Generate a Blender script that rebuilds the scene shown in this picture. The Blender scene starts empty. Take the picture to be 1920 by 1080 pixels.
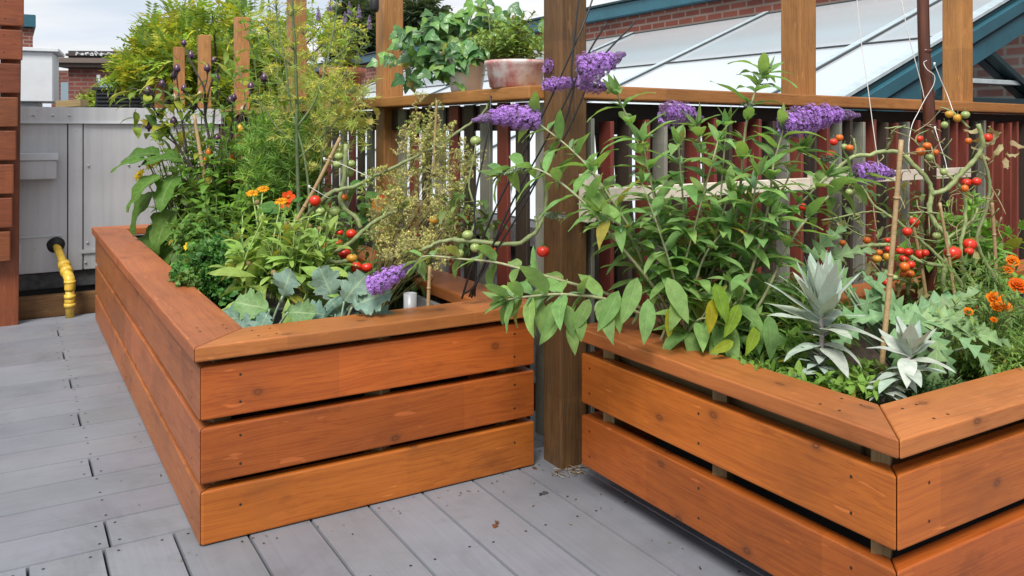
import bpy, bmesh, math, random
import numpy as np
from mathutils import Vector, Matrix

rnd = random.Random(11)
nr = np.random.default_rng(11)
sc = bpy.context.scene
COL = sc.collection
R = math.radians

# ---------------------------------------------------------------- camera model (photograph measured on 1920 x 1080)
F, CX, HY = 1573.0, 960.0, 240.0
ANG = R(31.0)
A = np.array([math.cos(ANG), math.sin(ANG), 0.0])
B = np.array([-math.sin(ANG), math.cos(ANG), 0.0])
UP = np.array([0, 0, 1.0])
C0 = np.array([-.7436, 1.996, 0.0])      # near corner of the long planter
R0 = np.array([.6885, 1.5, 0.0])         # near corner of the other planter
O0 = np.array([.159, 2.52, 0.0])         # corner of the railing


def P(px, py, d):
    return np.array([(px - CX) / F * d, d, 1.0 + (HY - py) / F * d])


def PL(l, d=None):
    return [P(*q) if len(q) == 3 else P(q[0], q[1], d) for q in l]


def loc(o, a, b, z=0.0):
    return o + a * A + b * B + z * UP


def LP(a, b, z=0.0):
    return loc(C0, a, b, z)


def RP(a, b, z=0.0):
    return loc(R0, a, b, z)


# ---------------------------------------------------------------- objects and tags
def tag(o, label=None, cat=None, group=None, kind=None):
    if label: o['label'] = label
    if cat: o['category'] = cat
    if group: o['group'] = group
    if kind: o['kind'] = kind
    return o


def empty(name, p, rz=0.0):
    o = bpy.data.objects.new(name, None)
    COL.objects.link(o)
    o.location = tuple(float(v) for v in p)
    o.rotation_euler = (0, 0, rz)
    o.empty_display_size = .05
    return o


class MB:
    """collects shapes; build() links them as one mesh object"""
    def __init__(s):
        s.v, s.fi, s.fc, s.c, s.u, s.m, s.n = [], [], [], [], [], [], 0
        s.pend, s.qd = {}, []

    def add(s, v, f, col=(1, 1, 1), uv=None, mat=0):
        v = np.asarray(v, float)
        k = len(v)
        s.v.append(v)
        n = s.n
        s.fi.append(np.fromiter((i for q in f for i in q), np.int64) + n)
        s.fc.append(np.fromiter((len(q) for q in f), np.int64))
        s.m.append(np.full(len(f), mat))
        s.c.append(np.broadcast_to(np.asarray(col, float), (k, 3)))
        s.u.append(np.zeros((k, 2)) if uv is None else np.asarray(uv, float))
        s.n += k

    def bulk(s, v, fi, col, uv, mat=0):
        """v (K,3), fi (F,4) quads"""
        s.v.append(v)
        s.fi.append(fi.ravel() + s.n)
        s.fc.append(np.full(len(fi), 4))
        s.m.append(np.full(len(fi), mat))
        s.c.append(col)
        s.u.append(uv)
        s.n += len(v)

    def quads(s, v, col, mat=0):
        """v (N,4,3), col (N,3)"""
        N = len(v)
        s.bulk(v.reshape(-1, 3), np.arange(N * 4).reshape(N, 4), np.repeat(col, 4, axis=0), np.tile(np.array([[0, 0], [.9, .5], [0, 1], [-.9, .5]]), (N, 1)), mat)

    def flush(s):
        for (prof, n, mat), L in s.pend.items():
            make_leaves(s, prof, n, mat, L)
        s.pend = {}
        if s.qd:
            v = np.array([q[0] for q in s.qd])
            c = np.array([q[1] for q in s.qd])
            N = len(v)
            s.bulk(v.reshape(-1, 3), np.arange(N * 4).reshape(N, 4), np.repeat(c, 4, axis=0), np.full((N * 4, 2), .5))
            s.qd = []

    def box(s, lo, hi, col=(1, 1, 1), mat=0, M=None):
        x0, y0, z0 = lo
        x1, y1, z1 = hi
        v = np.array([[x, y, z] for x in (x0, x1) for y in (y0, y1) for z in (z0, z1)], float)
        if M is not None: v = M(v)
        s.add(v, [(0, 1, 3, 2), (4, 6, 7, 5), (0, 4, 5, 1), (2, 3, 7, 6), (0, 2, 6, 4), (1, 5, 7, 3)], col, mat=mat)

    def build(s, name, mats, parent=None, smooth=True, origin=None):
        s.flush()
        me = bpy.data.meshes.new(name)
        v = np.concatenate(s.v)
        off = np.zeros(3)
        if parent is not None and origin is None:
            off = np.array(parent.location)
        elif origin is not None:
            off = np.asarray(origin, float)
        fi, fc = np.concatenate(s.fi), np.concatenate(s.fc)
        me.vertices.add(len(v))
        me.vertices.foreach_set('co', (v - off).astype(np.float32).ravel())
        me.loops.add(len(fi))
        me.loops.foreach_set('vertex_index', fi.astype(np.int32))
        me.polygons.add(len(fc))
        me.polygons.foreach_set('loop_start', np.concatenate([[0], np.cumsum(fc)[:-1]]).astype(np.int32))
        if not isinstance(mats, (list, tuple)): mats = [mats]
        for m in mats: me.materials.append(m)
        if len(mats) > 1: me.polygons.foreach_set('material_index', np.concatenate(s.m).astype(np.int32))
        me.update(calc_edges=True)
        me.validate()
        me.polygons.foreach_set('use_smooth', [smooth] * len(me.polygons))
        c = np.concatenate(s.c)
        ca = me.attributes.new('tint', 'FLOAT_COLOR', 'POINT')
        ca.data.foreach_set('color', np.concatenate([c, np.ones((len(c), 1))], 1).astype(np.float32).ravel())
        ua = me.attributes.new('luv', 'FLOAT2', 'POINT')
        ua.data.foreach_set('vector', np.concatenate(s.u).astype(np.float32).ravel())
        me.update()
        o = bpy.data.objects.new(name, me)
        COL.objects.link(o)
        if parent is not None:
            o.parent = parent
        elif origin is not None:
            o.location = tuple(off)
        return o


# ---------------------------------------------------------------- shader helpers
def newmat(name):
    m = bpy.data.materials.new(name)
    m.use_nodes = True
    nt = m.node_tree
    b = nt.nodes['Principled BSDF']
    return m, nt, b


class N:
    """tiny node writer"""
    def __init__(s, nt): s.nt = nt

    def __call__(s, typ, ins=None, **kw):
        n = s.nt.nodes.new(typ)
        for k, v in kw.items(): setattr(n, k, v)
        for k, v in (ins or {}).items():
            if isinstance(v, bpy.types.NodeSocket): s.nt.links.new(v, n.inputs[k])
            else: n.inputs[k].default_value = v
        return n

    def math(s, op, a, b=0.0, c=None):
        d = {0: a, 1: b}
        if c is not None: d[2] = c
        return s('ShaderNodeMath', d, operation=op).outputs[0]

    def mix(s, fac, a, b, typ='MIX'):
        n = s.nt.nodes.new('ShaderNodeMix')
        n.data_type = 'RGBA'
        n.blend_type = typ
        n.clamp_factor = True
        for i, v in ((0, fac), (6, a), (7, b)):
            if isinstance(v, bpy.types.NodeSocket): s.nt.links.new(v, n.inputs[i])
            else: n.inputs[i].default_value = v if i == 0 else (tuple(v) + (1,))[:4]
        return n.outputs[2]

    def ramp(s, fac, stops):
        n = s.nt.nodes.new('ShaderNodeValToRGB')
        cr = n.color_ramp
        while len(cr.elements) < len(stops): cr.elements.new(.5)
        for e, (p, c) in zip(cr.elements, stops):
            e.position = p
            e.color = (tuple(c) + (1,))[:4] if isinstance(c, (tuple, list)) else (c, c, c, 1)
        s.nt.links.new(fac, n.inputs[0])
        return n.outputs[0]

    def link(s, a, b): s.nt.links.new(a, b)


def wood(name, light, dark, knot=(.08, .025, .01), rough=.42, knots=.5, var=.3, grain=1.0, weather=0.0, dirt=0.0):
    m, nt, b = newmat(name)
    n = N(nt)
    co = n('ShaderNodeTexCoord').outputs['Object']
    rv = n('ShaderNodeObjectInfo').outputs['Random']
    off = n('ShaderNodeCombineXYZ', {0: n.math('MULTIPLY', rv, 37.0), 1: n.math('MULTIPLY', rv, 11.3), 2: n.math('MULTIPLY', rv, 23.7)}).outputs[0]
    p = n('ShaderNodeVectorMath', {0: co, 1: off}, operation='ADD').outputs[0]
    warp = n('ShaderNodeTexNoise', {'Vector': n('ShaderNodeMapping', {0: p, 3: (2.5, 6, 6)}).outputs[0], 'Scale': 1.0, 'Detail': 2.0}).outputs['Color']
    p2 = n('ShaderNodeVectorMath', {0: p, 1: n('ShaderNodeVectorMath', {0: warp, 1: (.02, .045, .045)}, operation='MULTIPLY').outputs[0]}, operation='ADD').outputs[0]
    g1 = n('ShaderNodeTexNoise', {'Vector': n('ShaderNodeMapping', {0: p2, 3: (1.1, 60, 60)}).outputs[0], 'Scale': 1.0, 'Detail': 6.0, 'Roughness': .62}).outputs[0]
    g2 = n('ShaderNodeTexNoise', {'Vector': n('ShaderNodeMapping', {0: p2, 3: (3.5, 260, 260)}).outputs[0], 'Scale': 1.0, 'Detail': 3.0}).outputs[0]
    blot = n('ShaderNodeTexNoise', {'Vector': n('ShaderNodeMapping', {0: p, 3: (3.2, 6, 6)}).outputs[0], 'Scale': 1.0, 'Detail': 5.0, 'Roughness': .6}).outputs[0]
    c = n.mix(n.ramp(g1, [(.25, 0.0), (.42, .55), (.75, 1.0)]), dark, light)
    c = n.mix(n.math('MULTIPLY', n.ramp(g2, [(.5, 0.0), (.62, 1.0)]), .72 * grain), c, dark)
    bl = n.ramp(blot, [(.25, .62), (.5, 1.0), (.75, 1.15)])
    c = n.mix(.7, c, bl, 'MULTIPLY')
    # pieces glued end to end: a sharp change of tone at each joint
    px_ = n('ShaderNodeSeparateXYZ', {0: p}).outputs[0]
    wn = n('ShaderNodeTexWhiteNoise', {1: n.math('FLOOR', n.math('MULTIPLY', px_, 1.9))}, noise_dimensions='1D').outputs[0]
    c = n.mix(1.0, c, n.ramp(wn, [(0.0, .89), (1.0, 1.07)]), 'MULTIPLY')
    # knots: a few cells of a stretched cell pattern
    ps = n('ShaderNodeSeparateXYZ', {0: p2})
    pk = n('ShaderNodeCombineXYZ', {0: n.math('MULTIPLY', ps.outputs[0], 4.2), 1: n.math('MULTIPLY', n.math('ADD', ps.outputs[1], ps.outputs[2]), 6.4)}).outputs[0]
    vo = n('ShaderNodeTexVoronoi', {'Vector': pk, 'Scale': 1.0}, feature='F1', voronoi_dimensions='2D')
    keep = n.math('GREATER_THAN', n('ShaderNodeSeparateColor', {0: vo.outputs['Color']}).outputs[0], 1 - knots)
    dist = vo.outputs['Distance']
    kr = n.ramp(dist, [(.0, .6), (.025, .75), (.044, 1.0), (.056, .3), (.07, .55), (.082, .2), (.2, .07), (.3, 0.0)])
    ring = n.math('MULTIPLY', n.math('SINE', n.math('MULTIPLY', dist, 240.0)), .3)
    kf = n.math('MULTIPLY', n.math('MULTIPLY', keep, kr), n.math('ADD', .82, ring))
    c = n.mix(kf, c, knot)
    sc1 = n('ShaderNodeTexNoise', {'Vector': n('ShaderNodeMapping', {0: p, 2: (.3, .5, .4), 3: (9, 55, 55)}).outputs[0], 'Scale': 1.0, 'Detail': 2.0}).outputs[0]
    c = n.mix(n.math('MULTIPLY', n.ramp(sc1, [(.70, 0.0), (.735, 1.0)]), .35), c, tuple(min(1, v * 1.7 + .03) for v in light))
    wet = n('ShaderNodeTexNoise', {'Vector': n('ShaderNodeMapping', {0: p, 3: (5, 9, 9)}).outputs[0], 'Scale': 1.0, 'Detail': 8.0, 'Roughness': .7}).outputs[0]
    c = n.mix(n.math('MULTIPLY', n.ramp(wet, [(.57, 0.0), (.66, 1.0)]), .38), c, tuple(v * .55 for v in dark))
    v1 = n.math('ADD', 1 - var / 2, n.math('MULTIPLY', rv, var))
    hs = n('ShaderNodeHueSaturation', {'Color': c, 'Value': v1, 'Hue': n.math('ADD', .4985, n.math('MULTIPLY', n.math('FRACT', n.math('MULTIPLY', rv, 7.13)), .009)), 'Saturation': 1.0}).outputs[0]
    if weather:
        hs = n.mix(n.math('MULTIPLY', n.ramp(blot, [(.35, 0.0), (.7, 1.0)]), weather), hs, (.23, .2, .17))
    if dirt:
        dn = n('ShaderNodeTexNoise', {'Vector': p, 'Scale': 9.0, 'Detail': 8.0, 'Roughness': .7}).outputs[0]
        hs = n.mix(n.math('MULTIPLY', n.ramp(dn, [(.5, 0.0), (.72, 1.0)]), dirt), hs, (.05, .035, .025))
    n.link(hs, b.inputs['Base Color'])
    rr = n.math('ADD', rough - .08, n.math('MULTIPLY', g1, .2))
    n.link(rr, b.inputs['Roughness'])
    b.inputs['Specular IOR Level'].default_value = .45
    bp = n('ShaderNodeBump', {'Strength': .22, 'Distance': .002, 'Height': n.math('ADD', g1, n.math('MULTIPLY', g2, .5))})
    n.link(bp.outputs[0], b.inputs['Normal'])
    return m


def plain(name, col, rough=.5, metal=0.0, noise=.12, nscale=14.0, bump=0.0, spec=.5, tint=False):
    m, nt, b = newmat(name)
    n = N(nt)
    co = n('ShaderNodeTexCoord').outputs['Object']
    nz = n('ShaderNodeTexNoise', {'Vector': co, 'Scale': nscale, 'Detail': 6.0, 'Roughness': .62}).outputs[0]
    f = n.ramp(nz, [(.25, 1 - noise * 1.6), (.55, 1.0), (.8, 1 + noise)])
    base = n('ShaderNodeAttribute', attribute_name='tint').outputs['Color'] if tint else tuple(col)
    c = n.mix(1.0, base, f, 'MULTIPLY')
    n.link(c, b.inputs['Base Color'])
    b.inputs['Roughness'].default_value = rough
    b.inputs['Metallic'].default_value = metal
    b.inputs['Specular IOR Level'].default_value = spec
    if bump:
        n.link(n('ShaderNodeBump', {'Strength': bump, 'Distance': .004, 'Height': nz}).outputs[0], b.inputs['Normal'])
    return m


def leafmat(name, rough=.52, trans=.3, vein=.35, spec=.28, nveins=8.0, fuzz=0.0):
    m, nt, b = newmat(name)
    n = N(nt)
    tint = n('ShaderNodeAttribute', attribute_name='tint').outputs['Color']
    uv = n('ShaderNodeAttribute', attribute_name='luv').outputs['Vector']
    sx = n('ShaderNodeSeparateXYZ', {0: uv})
    au = n.math('ABSOLUTE', sx.outputs[0])
    mid = n.ramp(au, [(0.0, 1.0), (.05, .8), (.12, 0.0)])
    w = n.math('SUBTRACT', n.math('MULTIPLY', sx.outputs[1], nveins), n.math('MULTIPLY', au, 1.7))
    sv = n.math('PINGPONG', w, .5)
    side = n.ramp(sv, [(0.0, 1.0), (.06, .6), (.14, 0.0)])
    vf = n.math('MAXIMUM', mid, n.math('MULTIPLY', side, .5))
    geo = n('ShaderNodeNewGeometry')
    nz = n('ShaderNodeTexNoise', {'Vector': n('ShaderNodeTexCoord').outputs['Object'], 'Scale': 55.0, 'Detail': 4.0}).outputs[0]
    c = n.mix(1.0, tint, n.ramp(nz, [(.3, .78), (.55, 1.0), (.75, 1.18)]), 'MULTIPLY')
    lc = n.mix(.5, tint, (.45, .55, .3))
    c = n.mix(n.math('MULTIPLY', vf, vein), c, lc)
    # the underside of a leaf is paler and greyer
    c = n.mix(n.math('MULTIPLY', geo.outputs['Backfacing'], .35 if not fuzz else .5), c, n.mix(.45, tint, (.34, .4, .28)))
    n.link(c, b.inputs['Base Color'])
    b.inputs['Roughness'].default_value = rough
    b.inputs['Specular IOR Level'].default_value = spec
    hgt = n.math('SUBTRACT', n.math('MULTIPLY', nz, .4), vf)
    bp = n('ShaderNodeBump', {'Strength': .35, 'Distance': .003, 'Height': hgt}).outputs[0]
    n.link(bp, b.inputs['Normal'])
    if fuzz:
        b.inputs['Sheen Weight'].default_value = fuzz
        b.inputs['Sheen Roughness'].default_value = .5
    tr = n('ShaderNodeBsdfTranslucent', {'Color': n.mix(1.0, c, (1.3, 1.25, .55), 'MULTIPLY'), 'Normal': bp})
    mx = n('ShaderNodeMixShader', {0: trans, 1: b.outputs[0], 2: tr.outputs[0]})
    n.link(mx.outputs[0], nt.nodes['Material Output'].inputs['Surface'])
    return m


def brick(name, c1, c2, mortar, scale=1.0):
    m, nt, b = newmat(name)
    n = N(nt)
    co = n('ShaderNodeSeparateXYZ', {0: n('ShaderNodeTexCoord').outputs['Object']})
    v = n('ShaderNodeCombineXYZ', {0: n.math('ADD', co.outputs[0], co.outputs[1]), 1: co.outputs[2]}).outputs[0]
    bt = n('ShaderNodeTexBrick', {'Vector': v, 'Color1': c1 + (1,), 'Color2': c2 + (1,), 'Mortar': mortar + (1,), 'Scale': scale, 'Mortar Size': .012, 'Brick Width': .22, 'Row Height': .075, 'Bias': .1})
    nz = n('ShaderNodeTexNoise', {'Vector': v, 'Scale': 2.2, 'Detail': 6.0}).outputs[0]
    c = n.mix(1.0, bt.outputs[0], n.ramp(nz, [(.3, .72), (.6, 1.05), (.8, 1.2)]), 'MULTIPLY')
    n.link(c, b.inputs['Base Color'])
    b.inputs['Roughness'].default_value = .85
    n.link(n('ShaderNodeBump', {'Strength': .4, 'Distance': .01, 'Height': bt.outputs[1]}, invert=True).outputs[0], b.inputs['Normal'])
    return m


M = {}
M['cedar'] = wood('stained_cedar', (.425, .108, .017), (.285, .062, .010), rough=.40, dirt=.15)
M['cedar_cap'] = wood('stained_cedar_cap', (.46, .150, .042), (.335, .096, .026), rough=.46, knots=.32, dirt=.14)
M['cedar_red'] = wood('stained_cedar_reddish', (.37, .122, .040), (.26, .073, .024), rough=.5, knots=.3, dirt=.12)  # redder, duller tone for the long planter's side boards and side cap
M['cedar_dark'] = wood('stained_cedar_screen', (.25, .070, .026), (.14, .036, .015), rough=.42, knots=.4, dirt=.25, var=.4)
M['post'] = wood('honey_timber', (.42, .19, .062), (.27, .11, .036), knots=.25, rough=.5, dirt=.22, grain=1.4)
M['post_old'] = wood('old_timber', (.19, .088, .031), (.105, .048, .017), knots=.2, rough=.6, dirt=.5, grain=1.5, weather=.04)
M['rail'] = wood('rail_timber', (.46, .20, .062), (.31, .12, .036), knots=.2, rough=.45, dirt=.2, grain=1.2)
M['slat_red'] = wood('red_painted_slat', (.21, .046, .034), (.14, .03, .023), knots=.1, rough=.5, dirt=.2)
M['slat_grey'] = wood('grey_painted_slat', (.25, .25, .21), (.17, .17, .14), knots=.1, rough=.55, dirt=.2)
M['slat_brown'] = wood('dark_brown_slat', (.062, .044, .034), (.036, .026, .02), knots=.1, rough=.55)
M['shade_wood'] = wood('shade_black_timber', (.022, .016, .012), (.012, .009, .007), knots=.1, rough=.7)  # near-black colour paints in the shade beneath the overhanging top rail
M['treated'] = wood('treated_lumber', (.27, .19, .085), (.17, .115, .05), knots=.3, rough=.7, dirt=.4)
M['pale_wood'] = wood('bare_pale_wood', (.74, .68, .58), (.62, .54, .44), knots=.15, rough=.65, dirt=.15)
M['stake'] = wood('bamboo_cane', (.46, .32, .17), (.33, .21, .10), knots=0.0, rough=.5, dirt=.3)
M['screw'] = plain('screw_steel', (.05, .045, .04), .45, .7)
M['paint_fleck'] = plain('pale_fleck', (.75, .72, .66), .7)
M['soil'] = plain('potting_soil', (.045, .03, .02), .95, noise=.5, nscale=40, bump=.8)
M['liner'] = plain('black_liner', (.012, .012, .012), .8)
M['tub'] = plain('grey_plastic', (.21, .22, .235), .45, noise=.1)
M['pvc'] = plain('grey_pvc', (.30, .31, .33), .35, noise=.1)
M['leaf'] = leafmat('leaf')
M['leaf_fuzzy'] = leafmat('felted_leaf', rough=.75, trans=.12, vein=.18, spec=.15, nveins=14, fuzz=.25)
M['leaf_matt'] = leafmat('soft_leaf', rough=.68, trans=.42, vein=.4, spec=.18, nveins=9)
M['leaf_glossy'] = leafmat('waxy_leaf', rough=.32, trans=.18, vein=.3, spec=.5, nveins=5)
M['leaf_kale'] = leafmat('kale_leaf', rough=.5, trans=.15, vein=.75, spec=.3, nveins=5)
M['stem'] = plain('plant_stem', (1, 1, 1), .6, noise=.25, nscale=60, bump=.2, tint=True)
M['petal'] = leafmat('petal', rough=.6, trans=.35, vein=.08, spec=.2)
M['thread'] = leafmat('fine_foliage', rough=.65, trans=.3, vein=0.0, spec=.15)
M['bark'] = plain('bark', (.09, .065, .045), .9, noise=.4, nscale=30, bump=.5)


def fruitmat(name, col, col2, rough=.3):
    m, nt, b = newmat(name)
    n = N(nt)
    z = n('ShaderNodeSeparateXYZ', {0: n('ShaderNodeTexCoord').outputs['Generated']}).outputs[2]
    nz = n('ShaderNodeTexNoise', {'Vector': n('ShaderNodeTexCoord').outputs['Object'], 'Scale': 60.0, 'Detail': 3.0}).outputs[0]
    f = n.math('ADD', n.math('MULTIPLY', n.ramp(z, [(.45, 0.0), (1.0, 1.0)]), .8), n.math('MULTIPLY', n.math('SUBTRACT', nz, .5), .5))
    n.link(n.mix(f, col, col2), b.inputs['Base Color'])
    b.inputs['Roughness'].default_value = rough
    b.inputs['Subsurface Weight'].default_value = .08
    b.inputs['Subsurface Radius'].default_value = (.01, .004, .002)
    return m


M['tom_R'] = fruitmat('ripe_tomato_skin', (.60, .030, .012), (.55, .055, .014))
M['tom_O'] = fruitmat('orange_tomato_skin', (.64, .13, .015), (.55, .20, .03))
M['tom_Y'] = fruitmat('yellow_tomato_skin', (.58, .28, .03), (.42, .33, .06))
M['tom_G'] = fruitmat('green_tomato_skin', (.30, .38, .13), (.21, .30, .09))
M['pep_P'] = fruitmat('purple_pepper_skin', (.055, .018, .055), (.11, .05, .10), .3)
M['pep_C'] = fruitmat('cream_pepper_skin', (.50, .40, .24), (.38, .28, .18), .35)
M['pep_Y'] = fruitmat('yellow_pepper_skin', (.72, .36, .02), (.7, .42, .05), .25)
M['pep_O'] = fruitmat('orange_pepper_skin', (.72, .17, .01), (.7, .25, .02), .25)
M['pep_R'] = fruitmat('red_pepper_skin', (.5, .035, .012), (.5, .06, .015), .25)

# deck boards
def deckmat():
    m, nt, b = newmat('grey_composite_deck')
    n = N(nt)
    tint = n('ShaderNodeAttribute', attribute_name='tint').outputs['Color']
    uv = n('ShaderNodeAttribute', attribute_name='luv').outputs['Vector']
    ob = n('ShaderNodeTexCoord').outputs['Object']
    st = n('ShaderNodeTexNoise', {'Vector': n('ShaderNodeMapping', {0: uv, 3: (2.2, 95, 1)}).outputs[0], 'Scale': 1.0, 'Detail': 5.0, 'Roughness': .6}).outputs[0]
    bl = n('ShaderNodeTexNoise', {'Vector': ob, 'Scale': 3.2, 'Detail': 8.0, 'Roughness': .65}).outputs[0]
    sp = n('ShaderNodeTexNoise', {'Vector': ob, 'Scale': 38.0, 'Detail': 4.0, 'Roughness': .7}).outputs[0]
    sc_ = n('ShaderNodeTexNoise', {'Vector': n('ShaderNodeMapping', {0: ob, 2: (0, 0, 1.1), 3: (2, 60, 1)}).outputs[0], 'Scale': 1.6, 'Detail': 2.0}).outputs[0]
    c = n.mix(1.0, tint, n.ramp(st, [(.3, .93), (.5, 1.0), (.72, 1.05)]), 'MULTIPLY')
    c = n.mix(1.0, c, n.ramp(bl, [(.3, .84), (.52, 1.0), (.72, 1.08)]), 'MULTIPLY')
    c = n.mix(n.math('MULTIPLY', n.ramp(sp, [(.62, 0.0), (.78, 1.0)]), .28), c, (.06, .06, .065))
    c = n.mix(n.math('MULTIPLY', n.ramp(sc_, [(.66, 0.0), (.72, 1.0)]), .2), c, (.09, .09, .1))
    dt = n('ShaderNodeTexNoise', {'Vector': ob, 'Scale': 1.7, 'Detail': 10.0, 'Roughness': .72, 'Distortion': .6}).outputs[0]
    c = n.mix(n.math('MULTIPLY', n.ramp(dt, [(.54, 0.0), (.68, 1.0)]), .38), c, (.085, .085, .088))
    c = n.mix(n.math('MULTIPLY', n.ramp(dt, [(.30, 1.0), (.42, 0.0)]), .25), c, (.30, .31, .33))
    n.link(c, b.inputs['Base Color'])
    n.link(n.math('ADD', .36, n.math('MULTIPLY', bl, .25)), b.inputs['Roughness'])
    b.inputs['Specular IOR Level'].default_value = .6
    n.link(n('ShaderNodeBump', {'Strength': .25, 'Distance': .0015, 'Height': n.math('ADD', st, n.math('MULTIPLY', sp, .4))}).outputs[0], b.inputs['Normal'])
    return m


M['deck'] = deckmat()


def metal_panel():
    m, nt, b = newmat('galvanised_grey_panel')
    n = N(nt)
    ob = n('ShaderNodeTexCoord').outputs['Object']
    st = n('ShaderNodeTexNoise', {'Vector': n('ShaderNodeMapping', {0: ob, 3: (26, 26, 1.2)}).outputs[0], 'Scale': 1.0, 'Detail': 6.0, 'Roughness': .65}).outputs[0]
    bl = n('ShaderNodeTexNoise', {'Vector': ob, 'Scale': 2.4, 'Detail': 6.0}).outputs[0]
    sp = n('ShaderNodeTexNoise', {'Vector': ob, 'Scale': 45.0, 'Detail': 3.0}).outputs[0]
    c = n.ramp(st, [(.25, (.49, .495, .515)), (.5, (.56, .565, .585)), (.75, (.61, .615, .63))])
    c = n.mix(1.0, c, n.ramp(bl, [(.3, .84), (.6, 1.03), (.8, 1.12)]), 'MULTIPLY')
    c = n.mix(n.math('MULTIPLY', n.ramp(sp, [(.66, 0.0), (.76, 1.0)]), .25), c, (.18, .16, .14))
    n.link(c, b.inputs['Base Color'])
    b.inputs['Roughness'].default_value = .5
    b.inputs['Metallic'].default_value = .25
    return m


M['hvac'] = metal_panel()
M['black'] = plain('black_rubber', (.012, .012, .013), .6)
M['dark_metal'] = plain('dark_gap', (.02, .02, .022), .6)
M['gas'] = plain('yellow_pipe_paint', (.72, .47, .06), .38, noise=.25, nscale=30)
M['white_metal'] = plain('white_painted_metal', (.62, .65, .68), .5, noise=.1, nscale=3)
M['teal'] = plain('teal_painted_steel', (.028, .115, .155), .38, noise=.15, nscale=5)
M['teal_dark'] = plain('dark_teal_steel', (.012, .04, .05), .4)
M['mullion'] = plain('pale_aluminium_bar', (.50, .60, .64), .4, .2)
M['gasket'] = plain('black_gasket', (.05, .055, .06), .6)
M['brick'] = brick('red_brick', (.26, .075, .05), (.19, .052, .036), (.27, .2, .165))
M['brick_far'] = brick('dark_red_brick', (.20, .055, .04), (.15, .042, .032), (.2, .13, .11), .5)
M['stone'] = plain('brown_stone', (.16, .125, .11), .8)
M['roofdark'] = plain('dark_roofing', (.055, .045, .045), .8)
M['shingle'] = plain('grey_roofing', (.10, .10, .105), .9, noise=.4, nscale=25, bump=.4)
M['ground'] = plain('town_ground', (.09, .095, .085), .95, noise=.4, nscale=.4)
M['terracotta'] = plain('terracotta', (.42, .14, .075), .75, noise=.25, nscale=18, bump=.15)
M['white_pot'] = plain('white_glazed_pot', (.82, .82, .80), .35, noise=.06)
M['string'] = plain('white_string', (.72, .70, .66), .8)
M['hose'] = plain('black_hose', (.012, .012, .014), .4)
M['louver'] = plain('black_louver_paint', (.016, .017, .022), .5)


def pinkpot():
    m, nt, b = newmat('washed_pink_pot')
    n = N(nt)
    ob = n('ShaderNodeTexCoord').outputs['Object']
    nz = n('ShaderNodeTexNoise', {'Vector': ob, 'Scale': 16.0, 'Detail': 6.0, 'Roughness': .6}).outputs[0]
    n.link(n.ramp(nz, [(.36, (.40, .12, .11)), (.48, (.6, .38, .36)), (.6, (.72, .66, .64))]), b.inputs['Base Color'])
    b.inputs['Roughness'].default_value = .5
    return m


M['pink_pot'] = pinkpot()


def glassmat(name, col, rough, metal=.92):
    m, nt, b = newmat(name)
    n = N(nt)
    nz = n('ShaderNodeTexNoise', {'Vector': n('ShaderNodeTexCoord').outputs['Object'], 'Scale': 1.3, 'Detail': 4.0}).outputs[0]
    n.link(n.mix(nz, col, tuple(min(1, v * 1.06) for v in col)), b.inputs['Base Color'])
    b.inputs['Metallic'].default_value = metal
    b.inputs['Roughness'].default_value = rough
    n.link(n('ShaderNodeBump', {'Strength': .05, 'Distance': .02, 'Height': nz}).outputs[0], b.inputs['Normal'])
    return m


M['sky_glass'] = glassmat('reflecting_roof_glass', (.60, .66, .70), .10, .3)
M['gable_glass'] = glassmat('gable_window_glass', (.33, .42, .46), .05)


def culm():
    m, nt, b = newmat('dark_bamboo')
    n = N(nt)
    ob = n('ShaderNodeTexCoord').outputs['Object']
    nz = n('ShaderNodeTexNoise', {'Vector': n('ShaderNodeMapping', {0: ob, 3: (30, 30, 3)}).outputs[0], 'Scale': 1.0, 'Detail': 5.0}).outputs[0]
    n.link(n.ramp(nz, [(.3, (.035, .012, .008)), (.55, (.085, .026, .014)), (.8, (.16, .06, .03))]), b.inputs['Base Color'])
    b.inputs['Roughness'].default_value = .25
    return m


M['culm'] = culm()


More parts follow.
